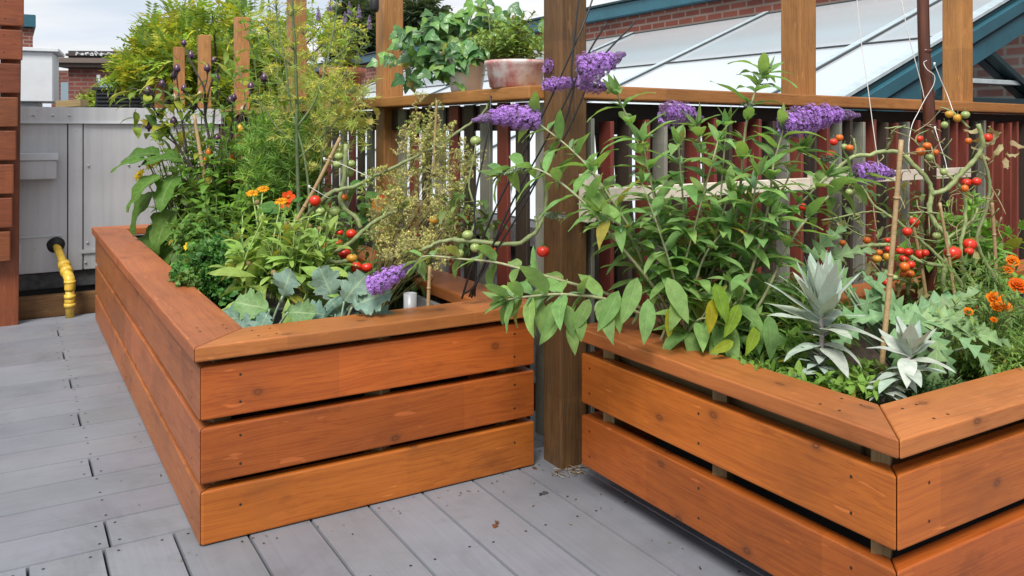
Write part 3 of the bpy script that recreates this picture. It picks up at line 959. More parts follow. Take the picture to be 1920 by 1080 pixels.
# ================================================================ LEFT SCREEN, HVAC, PIPE, BACKGROUND
t = empty('slatted_screen', P(-40, 610, 4.2) * np.array([1, 1, 0]))
tag(t, 'dark red stained screen of thick horizontal boards on a timber leg', 'screen')
e0 = P(30, 300, 4.2)
for i in range(10):
    z0 = .335 + i * .167
    p1 = np.array([e0[0] - .03 + .0105 * i + rnd.uniform(-.004, .004), e0[1], z0 + .0765])
    beam('board', M['cedar_dark'], rel(p1 - A * 1.6, t), rel(p1, t), .04, .148, t, .006, screws=[(1.52, -.04, ('y', -1)), (1.52, .045, ('y', -1))])
lg = P(4, 400, 4.22)
beam('leg', M['cedar_dark'], rel(np.array([lg[0], lg[1] + .05, -.01]), t), rel(np.array([lg[0] + .02, lg[1] + .05, 2.0]), t), .09, .07, t, .005)

# HVAC unit: front face parallel to A at b = 3.15
t = empty('ventilation_unit', LP(-.3, 3.15, .06), ANG)
tag(t, 'large grey sheet metal ventilation unit behind the deck', 'ventilation unit')
U0 = .14 + .06


def upart(name, lo, hi, mat, bevel=.004, par=None):
    bm = bmesh.new()
    bmesh.ops.create_cube(bm, size=1)
    for v in bm.verts: v.co = Vector([lo[i] + (hi[i] - lo[i]) * (v.co[i] + .5) for i in range(3)])
    if bevel: bmesh.ops.bevel(bm, geom=list(bm.edges), offset=bevel, segments=2, affect='EDGES')
    me = bpy.data.meshes.new(name)
    bm.to_mesh(me); bm.free()
    me.materials.append(mat)
    o = bpy.data.objects.new(name, me)
    COL.objects.link(o)
    o.parent = par or t
    return o


# local frame of the unit: x along A, y along B, z from .06
upart('body', (-2.0, .012, .145), (1.0, 1.3, 1.03), M['dark_metal'])
upart('panel', (-2.0, 0, .15), (.19, .012, .965), M['hvac'], .003)
upart('panel', (.196, -.004, .15), (.266, .012, .965), M['hvac'], .003)
upart('panel', (.272, 0, .15), (1.0, .012, .965), M['hvac'], .003)
upart('top_flange', (-2.02, -.014, .97), (1.02, 1.3, 1.055), M['hvac'], .004)
upart('drip_edge', (-2.02, -.022, .964), (1.02, -.0145, .976), M['white_metal'], .001)
hb = upart('intake_hood', (-.85, -.09, .665), (.135, -.0008, .765), M['hvac'], .003)
upart('hood_lid', (-.86, -.10, .766), (.143, -.0008, .805), M['white_metal'], .003, hb)
upart('trim_strip', (-2.0, -.008, .345), (.165, -.0005, .357), M['white_metal'], .001)
upart('base_rail', (-2.0, .03, .055), (1.0, 1.25, .144), M['shingle'], .004)
upart('data_plate', (-.16, -.003, .21), (-.03, -.0006, .31), M['white_metal'], .0005)
upart('latch', (.257, -.012, .24), (.42, -.0006, .262), M['hvac'], .002)
m = MB()
for (x, z) in ((.295, .73), (.20, 1.01), (.12, 1.01), (.29, .30), (.28, .19), (.50, .73), (.45, .19), (.03, 1.01)):
    lathe(m, (0, 0, 0), [(.007, 0), (.007, .003), (.004, .006)], 10)
    v = m.v[-1]
    m.v[-1] = np.stack([v[:, 0] + x, -v[:, 2] - .0045 - (.012 if z > .98 else 0), v[:, 1] + z], 1)
m.build('bolt_heads', M['hvac'], t, origin=(0, 0, 0))
upart('plinth', (-2.0, .05, -.2), (1.0, 1.2, .054), M['black'], 0)

t = beam('edge_timber', M['post_old'], LP(-2.6, 3.025, .05), LP(1.0, 3.025, .05), .06, .115, None, .004)
tag(t, 'weathered brown timber edging along the back of the deck', 'timber')

# gas pipe
t = empty('gas_pipe', P(130, 594, 4.43) * np.array([1, 1, 0]))
tag(t, 'yellow painted gas pipe bending down from the grey unit to the deck', 'pipe')
g0, g1, g2 = P(105, 458, 4.62), P(126, 512, 4.45), P(131, 526, 4.43)
foot = P(131, 526, 4.43); foot[2] = 0
m = MB(); tube(m, spline([g0, (g0 + g1) / 2, g1], 4), .0205, ns=14); m.build('pipe', M['gas'], t)
m = MB(); tube(m, spline([g1 + (g1 - g0) * -.1, g1 + np.array([.004, 0, -.012]), g2, g2 - UP * .05], 6), .0265, ns=14); m.build('elbow', M['gas'], t)
m = MB(); tube(m, [g2 - UP * .03, foot], .0215, ns=14); m.build('pipe', M['gas'], t)
for p_, q_ in ((g0 + (g1 - g0) * .68, g0 + (g1 - g0) * .80), (g0 + (g1 - g0) * .86, g1)):
    m = MB(); tube(m, [p_, q_], .032, ns=8); m.build('fitting', M['gas'], t)
for z0, z1 in ((.055, .075), (.10, .12), (.18, .195)):
    m = MB(); tube(m, [np.array([foot[0], foot[1], z0]), np.array([foot[0], foot[1], z1])], .0285, ns=14); m.build('collar', M['gas'], t)
m = MB(); tube(m, [np.array([foot[0], foot[1], .06]), np.array([foot[0], foot[1], .115])], .026, ns=14); m.build('coupling', M['gas'], t)
m = MB(); tube(m, [g0 + np.array([.004, -.028, -.004]), g0 + np.array([0, .01, 0])], .040, .044, 18); m.build('grommet', M['black'], t)

# white exhaust hood behind the unit
t = empty('exhaust_hood', P(70, 240, 6.6) * np.array([1, 1, 0]), R(24))
tag(t, 'white metal exhaust hood standing behind the grey unit', 'exhaust hood')
upart('body', (-.33, -.26, 1.20), (.13, .26, 1.58), M['white_metal'], .006)
upart('lid', (-.36, -.29, 1.581), (.17, .29, 1.61), M['white_metal'], .004)
upart('duct', (-.28, -.18, .2), (.02, .18, 1.199), M['white_metal'], .004)
t = beam('plank', M['treated'], P(112, 196, 5.6), P(158, 193, 5.6), .1, .045, None, .004)
tag(t, 'loose pale plank end lying on top of the grey unit', 'plank')

# black louvered box
t = empty('louvered_box', P(265, 240, 11) * np.array([1, 1, 0]), R(8))
tag(t, 'black louvered equipment box in front of the brick building', 'equipment box')
upart('body', (-.57, .02, .2), (.75, 1.0, 1.49), M['louver'], .01)
for i in range(7): upart('louver', (-.56, -.03, 1.13 + i * .05), (.74, .019, 1.155 + i * .05), M['louver'], .004)
upart('lid', (-.6, -.05, 1.492), (.78, 1.05, 1.53), M['louver'], .005)

# brick building far left
t = empty('brick_building', P(128, 240, 30) * np.array([1, 1, 0]) - UP * 6.5, R(6))
tag(t, 'dark red brick building with a stone cornice and graffiti on its roof band', 'building')
Hh = 6.5
zc = lambda y: Hh + 1 + (240 - y) / F * 30
upart('wall', (0, 0, 0), (7, 9, zc(127)), M['brick_far'], 0)
upart('wall', (-1.2, 1.5, 0), (-.003, 9, zc(127)), M['brick_far'], 0)
upart('cornice', (-.25, -.25, zc(127) + .003), (7.2, 9.2, zc(120)), M['stone'], .01)
upart('cornice', (-.42, -.42, zc(120) + .003), (7.4, 9.4, zc(110)), M['stone'], .02)
rf = upart('roof', (-.1, -.1, zc(110) + .003), (7, 9, zc(95)), M['roofdark'], .1)
wn = upart('window', (1.02, -.06, zc(190)), (1.75, .03, zc(152)), M['gable_glass'], .01)
upart('frame', (.98, -.09, zc(152) + .003), (1.8, .03, zc(147)), M['white_metal'], .01, wn)
upart('keystone', (1.0, -.1, zc(152) + .1), (1.12, .02, zc(140)), M['white_metal'], .01)
upart('keystone', (1.65, -.1, zc(152) + .1), (1.82, .02, zc(140)), M['white_metal'], .01)
upart('window', (-.85, 1.44, zc(190)), (-.5, 1.498, zc(150)), M['gable_glass'], .01)
m = MB()
gx = .3
for wd in (.14, .13, .14, .12, .13, .15, .3, .2, .2, .3, .14, .14, .15):
    zz0 = zc(105.5)
    pts = [np.array([gx + wd * rnd.uniform(0, 1), -.125, zz0 + .16 * rnd.uniform(0, 1)]) for _ in range(6)]
    tube(m, spline(pts, 4), .016, ns=4)
    gx += wd + .03
tube(m, [np.array([.3, -.125, zc(105.5) + .08]), np.array([gx, -.125, zc(105.5) + .08])], .01, ns=4)
m.build('graffiti', M['white_metal'], rf, origin=(0, 0, 0))
# tall brick building sliver behind the screen
t = empty('brick_building', P(20, 240, 17) * np.array([1, 1, 0]) - UP * 6.5, R(31))
tag(t, 'tall brick building with teal coping peeping out beside the slatted screen', 'building')
z17 = lambda y: 7.5 + (240 - y) / F * 17
upart('wall', (-4, 0, 0), (.39, 5, z17(50)), M['brick'], 0)
upart('coping', (-4.1, -.1, z17(50) + .003), (.44, 5.1, z17(26)), M['teal'], .01)

# brick wall with coping beyond the skylight (a = 4.88 from the railing corner)
def OP(a, b, z): return loc(O0, a, b, z)


t = empty('brick_building', OP(4.88, 4, -6.5), ANG)
tag(t, 'long red brick building with teal coping behind the glass skylight', 'building')
upart('wall', (0, -9, 0), (3, 30, 8.82), M['brick'], 0)
upart('coping', (-.09, -9.1, 8.823), (3.1, 30.1, 8.98), M['teal'], .01)
upart('coping_lip', (-.12, -9.1, 8.983), (3.1, 30.1, 9.01), M['teal_dark'], .004)

# skylight
t = empty('glass_skylight', OP(2.6, 1.0, -.3), ANG)
tag(t, 'sloping white glass skylight with a teal gable end', 'skylight')
SL = .412
a0, a1, zb = .96, 4.87, .5
zg = lambda a: zb + SL * (a - a0)
uxs = unit(A + UP * SL)
nrm = unit(np.cross(uxs, B))
if nrm[2] < 0: nrm = -nrm
MULB = [1.03, 1.62, 3.62, 5.66, 7.7, 9.7, 11.7]
PURA = [.98, 2.25, 3.55, 4.84]
for i in range(len(MULB) - 1):
    for j in range(len(PURA) - 1):
        m = MB()
        q = [OP(PURA[j + (k in (1, 2))], MULB[i + (k in (2, 3))], zg(PURA[j + (k in (1, 2))])) for k in range(4)]
        tl = nrm * rnd.uniform(-.004, .004)
        v = np.array(q + [p - nrm * .012 for p in q])
        v[0] += tl; v[4] += tl
        m.add(v, [(0, 1, 2, 3), (7, 6, 5, 4), (0, 4, 5, 1), (1, 5, 6, 2), (2, 6, 7, 3), (3, 7, 4, 0)])
        m.build('glass_pane', M['sky_glass'], t, smooth=False, origin=None).matrix_basis = Matrix.Rotation(-ANG, 4, 'Z')
iR = Matrix.Rotation(-ANG, 4, 'Z')


def skbeam(name, mat, p0, p1, w_, h_, upv):
    q = [iR @ Vector(p - np.array(t.location)) for p in (p0, p1)]
    u = iR @ Vector(upv)
    return beam(name, mat, q[0], q[1], w_, h_, t, .003, up=tuple(u), seg=1)


for bb in MULB[1:]:
    skbeam('mullion', M['mullion'], OP(a0, bb, zg(a0)) + nrm * .012, OP(a1, bb, zg(a1)) + nrm * .012, .06, .02, nrm)
    skbeam('gasket', M['gasket'], OP(a0, bb - .037, zg(a0)) + nrm * .008, OP(a1, bb - .037, zg(a1)) + nrm * .008, .012, .014, nrm)
for aa in PURA[1:]:
    for i in range(len(MULB) - 1):
        skbeam('purlin', M['gasket'], OP(aa, MULB[i] + .04, zg(aa)) + nrm * .006, OP(aa, MULB[i + 1] - .045, zg(aa)) + nrm * .006, .014, .012, nrm)
skbeam('edge_bar', M['mullion'], OP(a0 - .2, 1.0, zg(a0 - .2)) + nrm * .016, OP(a1, 1.0, zg(a1)) + nrm * .016, .09, .025, nrm)
skbeam('gable_beam', M['teal_dark'], OP(a0 - .2, .99, zg(a0 - .2) - .022), OP(a1, .99, zg(a1) - .022), .05, .03, nrm)
skbeam('gable_beam', M['teal'], OP(a0 - .2, .97, zg(a0 - .2) - .075), OP(a1, .97, zg(a1) - .075), .09, .075, nrm)
skbeam('gable_beam', M['teal_dark'], OP(a0 - .2, .985, zg(a0 - .2) - .13), OP(a1, .985, zg(a1) - .13), .06, .02, nrm)
skbeam('gable_beam', M['teal'], OP(a0 - .1, .99, zg(a0 - .1) - .205), OP(a1, .99, zg(a1) - .205), .08, .12, nrm)
for aa in (1.5, 2.55, 3.66, 4.8):
    skbeam('gable_post', M['teal'], OP(aa, 1.0, -.3), OP(aa, 1.0, zg(aa) - .27), .09, .085, B)
skbeam('transom', M['teal_dark'], OP(3.25, 1.0, 1.17), OP(4.86, 1.0, 1.17), .05, .05, UP)
skbeam('transom', M['mullion'], OP(3.71, 1.0, 1.30), OP(4.75, 1.0, 1.30), .05, .03, UP)
skbeam('brace', M['teal_dark'], OP(3.72, .99, 1.62), OP(4.6, .99, 1.2), .04, .07, B)
m = MB()
q = [OP(1.2, 1.03, -.3), OP(4.86, 1.03, -.3), OP(4.86, 1.03, zg(4.86) - .2), OP(1.2, 1.03, zg(1.2) - .2)]
v = np.array(q + [p + B * .01 for p in q])
m.add(v, [(0, 1, 2, 3), (7, 6, 5, 4), (0, 4, 5, 1), (1, 5, 6, 2), (2, 6, 7, 3), (3, 7, 4, 0)])
m.build('gable_glass', M['gable_glass'], t, smooth=False).matrix_basis = iR
skbeam('gutter', M['shingle'], OP(.86, 1.0, .46), OP(.86, 12, .46), .14, .1, UP)
skbeam('kerb_wall', M['shingle'], OP(.93, 1.0, .05), OP(.93, 12, .05), .12, .7, UP)
mb = MB()
Mo = lambda v: O0 + v[:, :1] * A + v[:, 1:2] * B + v[:, 2:] * UP
mb.box((.03, .06, -.5), (4.87, 16, -.32), M=Mo)
tag(mb.build('lower_roof', M['shingle'], smooth=False), kind='structure')

# ================================================================ TREES
def sprays(mb, centers, n, leaflets, ll, cols, spread=1.0, droop=.3):
    """n pinnate sprays spread through the blobs (centre, radii)"""
    wts = np.array([r[0] * r[1] for _, r in centers])
    pick = nr.choice(len(centers), n, p=wts / wts.sum())
    C = np.array([c for c, _ in centers])[pick]
    RR = np.array([r for _, r in centers])[pick]
    u = nr.normal(size=(n, 3))
    u /= np.linalg.norm(u, axis=1)[:, None]
    rad = nr.random(n) ** .45 * np.where(nr.random(n) < .12, 1.3, 1.0)
    pos = C + u * rad[:, None] * RR
    d = u * .6 + nr.normal(size=(n, 3)) * .6
    d[:, 2] -= droop
    d /= np.linalg.norm(d, axis=1)[:, None]
    s = np.cross(d, np.array([.1, .2, 1.0])) + nr.normal(size=(n, 3)) * .3
    s /= np.linalg.norm(s, axis=1)[:, None]
    up = np.cross(s, d)
    col = np.array(cols)[nr.integers(0, len(cols), n)] * nr.uniform(.7, 1.3, (n, 1))
    for k in range(leaflets):
        sg = 1 if k % 2 else -1
        x = (k // 2 + 1) * ll * .42
        b0 = pos + d * x
        ld = d * .45 + s * sg
        ld = ld + up * nr.normal(0, .25, (n, 1))
        L = ll * nr.uniform(.7, 1.2, (n, 1))
        wv = np.cross(ld, up) * .19
        q = np.stack([b0, b0 + ld * L * .5 + wv * L, b0 + ld * L, b0 + ld * L * .5 - wv * L], 1)
        mb.quads(q, col * nr.uniform(.88, 1.12, (n, 1)))


def tree(name, label, d, blobs, trunk_px, n, ll, cols, leaflets=10, depth=1.0, cat='tree', group=None):
    base = P(trunk_px, 240, d) * np.array([1, 1, 0]) - UP * 6.5
    t = empty(name, base)
    tag(t, label, cat, group)
    st, lf = MB(), MB()
    cs = []
    top = P(trunk_px, 250, d)
    tube(st, spline([base, base * .5 + top * .5 + np.array([.1, 0, 0]), top], 5), .016 * d, .007 * d, 8)
    for (px, py, rx, ry) in blobs:
        dd = d + rnd.uniform(-.8, .8) * depth
        c = P(px, py, dd)
        cs.append((c, (rx / F * d, .5 * (rx + ry) / F * d, ry / F * d)))
        tube(st, spline([top + UP * rnd.uniform(-1, 0), (top + c) / 2 + np.array([0, 0, -.1]), c + UP * .3 * ry / F * d], 5), .003 * d, .0008 * d, 5)
    st.build('trunk', M['bark'], t)
    sprays(lf, cs, n, leaflets, ll, cols)
    lf.build('crown', M['leaf'], t)


YG = [(.40, .50, .04), (.32, .47, .045), (.48, .50, .035), (.24, .40, .05), (.17, .31, .05), (.50, .46, .035)]
tree('locust_tree', 'feathery yellow green tree behind the railing and peppers', 10.3,
     [(292, 75, 24, 26), (285, 48, 13, 16), (270, 108, 34, 22), (250, 135, 30, 17), (243, 116, 14, 8), (345, 30, 22, 17), (350, 66, 30, 28), (398, 30, 17, 13), (320, 110, 40, 26), 
      (418, 72, 30, 26), (390, 120, 40, 30), (466, 48, 20, 26), (480, 110, 34, 34), (360, 150, 36, 20), (420, 170, 44, 28), (515, 85, 22, 34),
      (450, 215, 50, 30), (520, 160, 30, 34), (560, 190, 40, 30), (440, 20, 12, 14), (545, 60, 14, 22), (600, 55, 15, 15), (560, 110, 18, 18), (630, 60, 10, 12)],
     420, 2700, .082, YG, 12, 1.3)
tree('dark_tree', 'dark green tree crown far behind the terracotta pot', 34, [(670, 25, 32, 26), (650, 55, 26, 26), (690, 60, 26, 30), (665, 95, 40, 30)], 670, 900, .3, [(.035, .07, .035), (.05, .09, .04), (.07, .11, .06)], 8, 2.0, group='distant dark trees')
tree('dark_tree', 'dark green tree crown far behind the trailing ivy', 34, [(785, 20, 36, 22), (770, 50, 34, 30), (815, 45, 22, 24), (790, 90, 50, 40), (760, 110, 40, 40)], 785, 1300, .3, [(.035, .07, .035), (.05, .09, .04), (.07, .11, .06)], 8, 2.0, group='distant dark trees')
tree('shrub_tree', 'small bright green bush between brick building and louvered box', 14, [(174, 190, 12, 12), (180, 183, 9, 8)], 174, 120, .09, [(.22, .34, .04), (.3, .36, .04)], 8, .2)

# ================================================================ PLANTS
def plant(name, base, label, cat='plant', group=None):
    return tag(empty(name, base), label, cat, group)


def flower_daisy(mb, p, nrm_, r, npet, col, ccol, cup=.25):
    u = perp(nrm_)
    v = np.cross(nrm_, u)
    for i in range(npet):
        a = 6.283 * i / npet + rnd.uniform(-.1, .1)
        o = math.cos(a) * u + math.sin(a) * v
        leaf(mb, p + o * r * .12, o + nrm_ * cup, nrm_, r * rnd.uniform(.85, 1.05), r * 3.4 / npet * 1.25, 'spoon', col, .35, .1, 0, 4, 0, .1)
    lathe(mb, p - np.array([0, 0, .002]), [(r * .3, 0), (r * .32, .004), (r * .2, .009), (.0005, .011)], 10, ccol)


def flower_pom(mb, p, nrm_, r, col, layers=4):
    """a ruffled marigold head"""
    u = perp(nrm_)
    v = np.cross(nrm_, u)
    for k in range(layers):
        rr = r * (1 - k * .2)
        m_ = 13 - 2 * k
        for i in range(m_):
            a = 6.283 * (i + .5 * k) / m_ + rnd.uniform(-.15, .15)
            o = math.cos(a) * u + math.sin(a) * v
            leaf(mb, p + nrm_ * r * .16 * k, o + nrm_ * (.1 + .4 * k), nrm_, rr, rr * .62, 'spoon', col, -.2 + .2 * k, .2, .12, 5, 0, .2)


def panicle(mb, p0, p1, r, dens=1.0, bend=None, tipc=(.24, .18, .27), col=(.46, .25, .76)):
    """a butterfly bush flower head tapering from p0 to p1, covered in four petalled florets"""
    p0, p1 = np.asarray(p0), np.asarray(p1)
    mid = (p0 + p1) / 2 + (bend if bend is not None else np.zeros(3))
    c = np.array(spline([p0, mid, p1], 10))
    L = np.linalg.norm(p1 - p0)
    tube(mb, c, r * .35, r * .1, 6, (.2, .13, .22))
    nfl = int(1050 * dens * (L / .15) * (r / .03))
    prof = lambda s: np.interp(s, [0, .06, .2, .45, .7, .86, 1], [.55, .9, 1.0, .88, .52, .3, .12])
    for i in range(nfl):
        s = rnd.random() ** 1.15
        x = s * (len(c) - 1)
        j = min(int(x), len(c) - 2)
        q = c[j] + (c[j + 1] - c[j]) * (x - j)
        t_ = unit(c[j + 1] - c[j])
        o = perp(t_)
        lump = 1 + .18 * math.sin(s * 38 + o[0] * 3)
        rad = r * prof(s) * lump * rnd.uniform(.72, 1.06)
        fn = unit(o + t_ * .3)
        u = perp(fn)
        v = np.cross(fn, u)
        z = .0040 * rnd.uniform(.75, 1.25) * (1 - .5 * max(0, s - .7) / .3)
        cc = np.array(col) * rnd.uniform(.7, 1.4)
        if s > .72 or rnd.random() < .06: cc = cc * .35 + np.array(tipc) * .65
        ctr = q + o * rad
        lift = fn * z * .3
        for k in range(4):
            a = k * 1.5708
            e1 = math.cos(a) * u + math.sin(a) * v
            e2 = -math.sin(a) * u + math.cos(a) * v
            mb.qd.append(((ctr, ctr + z * (.8 * e1 - .5 * e2) + lift, ctr + z * 1.1 * e1 + lift, ctr + z * (.8 * e1 + .5 * e2) + lift), cc * (.85 + .3 * (k % 2))))


def tomato(parent, p, r, ripe, name='tomato'):
    m = MB()
    sq = rnd.uniform(.82, 1.08)
    prof = [(max(.0006, r * math.sin(t)), -r * sq * math.cos(t) * (1 if t < 1.6 else .94)) for t in np.linspace(.04, 3.05, 11)]
    lathe(m, p, prof, 16, lump=.015)
    top = np.asarray(p) + UP * r * sq * .93
    for i in range(5):
        a = i * 1.2566 + rnd.uniform(-.2, .2)
        leaf(m, top, (math.cos(a), math.sin(a), .15), UP, r * .85, r * .26, 'lance', (.12, .22, .05), 1.0, .1, 0, 4, 1)
    tube(m, spline([top, top + np.array([rnd.uniform(-.3, .3) * r, rnd.uniform(-.2, .2) * r, r * .8])], 3), r * .09, r * .07, 5, (.16, .25, .07), 1)
    return m.build(name, [M['tom_' + ripe], M['leaf']], parent)


def umbel(st, hd, p, d, r, rays, dots, scol, dcol, dsz=.003, rr=.0007):
    """an umbel: rays from p, each ending in a little cluster"""
    u = perp(d)
    v = np.cross(d, u)
    for i in range(rays):
        a = rnd.uniform(0, 6.283)
        q = math.sqrt(rnd.random())
        e = p + d * r * (.75 - .25 * q * q) + (math.cos(a) * u + math.sin(a) * v) * r * q
        tube(st, [p, (p + e) / 2 + d * .1 * r, e], rr, rr * .7, 3, scol, cap=False)
        for k in range(dots):
            o = rdir()
            c = e + o * r * .2 * rnd.random() + d * r * .05
            x, y = perp(o), None
            y = np.cross(o, x)
            z = dsz * rnd.uniform(.6, 1.4)
            hd.qd.append(((c + x * z, c + y * z * .6, c - x * z, c - y * z * .6), np.array(dcol[rnd.randrange(len(dcol))]) * rnd.uniform(.7, 1.3)))


def threads(mb, p, d, n_, L, col, wd=.0011, spread=.8):
    """fine hair-like leaf segments"""
    for i in range(n_):
        dd = unit(np.asarray(d) + rdir() * spread)
        q = p + np.asarray(d) * L * .5 * rnd.random()
        s = perp(dd) * wd
        l = L * rnd.uniform(.4, 1.0)
        e = q + dd * l - UP * l * .08
        c = np.array(col) * rnd.uniform(.7, 1.3)
        mb.qd.append(((q - s, q + s, e + s * .5, e - s * .5), c))


def pxr(cx, cy, rx, ry, d, dd=.1):
    """a random point in a patch of the bed"""
    while True:
        a, b_ = rnd.uniform(-1, 1), rnd.uniform(-1, 1)
        if a * a + b_ * b_ <= 1: return P(cx + a * rx, cy + b_ * ry, d + rnd.uniform(-dd, dd))


# ---------------------------------------------------------------- BUTTERFLY BUSH
BG, BS = (.225, .40, .125), (.34, .35, .19)
bb = RP(.24, .70, .35)
t = plant('butterfly_bush', bb, 'large butterfly bush with purple flower spikes and long green leaves', 'shrub')
st, lf = MB(), MB()
base = (1300, 650, 2.25)
stems = [
    ([(1250, 640, 2.25), (1235, 520, 2.2), (1170, 410, 2.18), (1112, 325, 2.2), (1065, 275, 2.24), (1005, 228, 2.3)], 11, .12, .036),
    ([base, (1262, 520, 2.24), (1240, 430, 2.22), (1222, 340, 2.2), (1192, 258, 2.2), (1158, 178, 2.2)], 11, .125, .038),
    ([(1330, 650, 2.3), (1325, 500, 2.3), (1322, 400, 2.28), (1318, 300, 2.26), (1306, 238, 2.25)], 11, .118, .036),
    ([(1335, 660, 2.2), (1370, 480, 2.16), (1388, 350, 2.14), (1398, 240, 2.14), (1420, 160, 2.14), (1432, 138, 2.14)], 12, .115, .034),
    ([(1345, 670, 2.2), (1405, 520, 2.1), (1440, 390, 2.08), (1450, 310, 2.08), (1470, 240, 2.08)], 11, .12, .036),
    ([(1350, 680, 2.2), (1430, 560, 2.12), (1490, 440, 2.1), (1560, 362, 2.14), (1604, 330, 2.2)], 11, .115, .034),
    ([(1250, 600, 2.25), (1150, 555, 2.2), (1060, 528, 2.16), (990, 508, 2.15), (930, 492, 2.16), (870, 486, 2.2), (800, 480, 2.25), (782, 492, 2.27)], 9, .095, .036),
    ([(1240, 610, 2.2), (1150, 565, 2.08), (1060, 552, 2.02), (990, 556, 2.0), (950, 562, 2.0)], 8, .12, .042),
    ([(1290, 650, 2.25), (1235, 550, 2.15), (1150, 445, 2.1), (1095, 380, 2.1), (1030, 328, 2.12), (985, 314, 2.14), (940, 326, 2.16)], 10, .11, .036),
]
for (x0, x1, x2, y2, d2) in ((1270, 1240, 1205, 265, 2.12), (1290, 1285, 1272, 270, 2.1), (1320, 1345, 1362, 235, 2.18), (1345, 1430, 1500, 285, 2.16), (1350, 1450, 1550, 330, 2.12), (1265, 1180, 1125, 400, 2.05), (1340, 1400, 1420, 330, 2.02)):
    stems.append(([(x0, 650, 2.25), ((x0 + x1) / 2, 540, 2.2), (x1, 440, (2.2 + d2) / 2), (x2, y2, d2)], 10, .125, .038))
for pts, nd, L, W in stems:
    leafy(st, lf, PL(pts), .0048, .0022, nd, L, W, 'lance', BG, BS, start=.3, bend=.8, fold=.25, taper=.85, n=8, wave=.05, axil=2, tipn=6, var=.22)
for i in range(13):
    x0, y0 = rnd.uniform(1225, 1360), 660
    x1, y1 = rnd.uniform(1110, 1560), rnd.uniform(250, 430)
    d0, d1 = rnd.uniform(2.15, 2.4), rnd.uniform(2.0, 2.42)
    leafy(st, lf, [P(x0, y0, d0), P((x0 * .6 + x1 * .4), 500, (d0 + d1) / 2 - .02), P(x1, y1, d1)], .004, .002, 8, .11, .036, 'lance', BG, BS, start=.3, bend=.9, fold=.25, taper=.7, n=8, wave=.05, axil=1, tipn=5, var=.22)
for i in range(7):
    x0, y0 = rnd.uniform(1235, 1440), 670
    x1, y1 = x0 + rnd.uniform(-110, 90), rnd.uniform(520, 620)
    leafy(st, lf, [P(x0, y0, 2.2), P((x0 + x1) / 2, 600, 2.1), P(x1, y1, rnd.uniform(1.98, 2.15))], .003, .0018, 5, .125, .045, 'lance', BG, BS, start=.3, bend=1.0, fold=.28, n=7, droop=.25)
# drooping leaves over the gap between the planters
for px, py, dx, dz in ((975, 545, -.5, -1), (1010, 560, .1, -1), (1035, 565, -.2, -1), (1060, 570, .3, -1), (1020, 540, -.6, -.7), (1085, 575, .1, -1), (1045, 590, -.5, -.8), (1068, 600, .2, -1), (1105, 560, -.4, -.8), (1150, 560, .2, -.9)):
    leaf(lf, P(px, py, 2.02), (dx, -.35, dz), (.2, -1, .3), .085, .034, 'lance', BG, .4, .25, .02, 7)
# low fresh and yellowed leaves over the front cap board
for px, py, dx, dz, c, L in ((1335, 560, -.1, -1, (.42, .38, .02), .085), (1258, 575, -.1, -1, (.36, .36, .02), .075), (1440, 590, .05, -1, BG, .11), (1385, 570, -.4, -.8, (.2, .33, .03), .09),
                            (1215, 560, -.1, -1, BG, .11), (1195, 520, -.3, -.8, BG, .12), (1340, 530, .2, -.7, (.2, .33, .03), .1), (1160, 545, -.5, -.9, BG, .11), (1420, 610, -.3, -.6, (.25, .36, .03), .08),
                            (1375, 640, -.6, -.2, (.25, .36, .03), .07), (1280, 540, -.3, -.9, BG, .11), (1250, 520, .4, -.8, BG, .12)):
    leaf(lf, P(px, py, 2.0), (dx, -.3, dz), (.15, -1, .3), L, L * .38, 'lance', c, .35, .25, .03, 8)
st.build('stem', M['stem'], t)
lf.build('foliage', M['leaf_matt'], t)
for (x0, y0, x1, y1, d, r, dn, bz, dd) in ((1008, 224, 885, 226, 2.3, .034, 1.0, .012, -.05), (1085, 132, 1172, 100, 2.2, .040, 1.0, -.006, .02), (1090, 152, 1150, 158, 2.26, .022, .8, -.012, .05),
                                           (1022, 122, 1062, 132, 2.5, .022, .8, 0, .02), (1020, 160, 1105, 158, 2.36, .020, .8, .006, .05), (1244, 215, 1318, 222, 2.25, .034, 1.0, .008, .06), (1466, 238, 1612, 216, 2.08, .036, 1.0, .012, .05),
                                           (1602, 326, 1684, 326, 2.2, .030, 1.0, .004, .02), (692, 540, 782, 492, 2.27, .028, 1.0, .0, .0)):
    m = MB()
    a_, b_ = P(x0, y0, d), P(x1, y1, d + dd)
    panicle(m, a_, b_, r * .98, dn * 1.1, np.array([0, 0, bz]))
    m.build('flower', M['petal'], t)
# greyish unopened buds at stem tips
for (x0, y0, x1, y1, d) in ((985, 314, 935, 328, 2.14), (1432, 140, 1445, 120, 2.14), (1060, 405, 1010, 402, 2.1), (1540, 300, 1575, 290, 2.2), (1395, 200, 1415, 190, 2.14)):
    m = MB()
    panicle(m, P(x0, y0, d), P(x1, y1, d), .010, .5, None, (.2, .26, .18), (.22, .28, .19))
    m.build('flower_bud', M['petal'], t)

# ---------------------------------------------------------------- SILVER SAGE
SG, SGS = (.42, .50, .43), (.36, .36, .35)


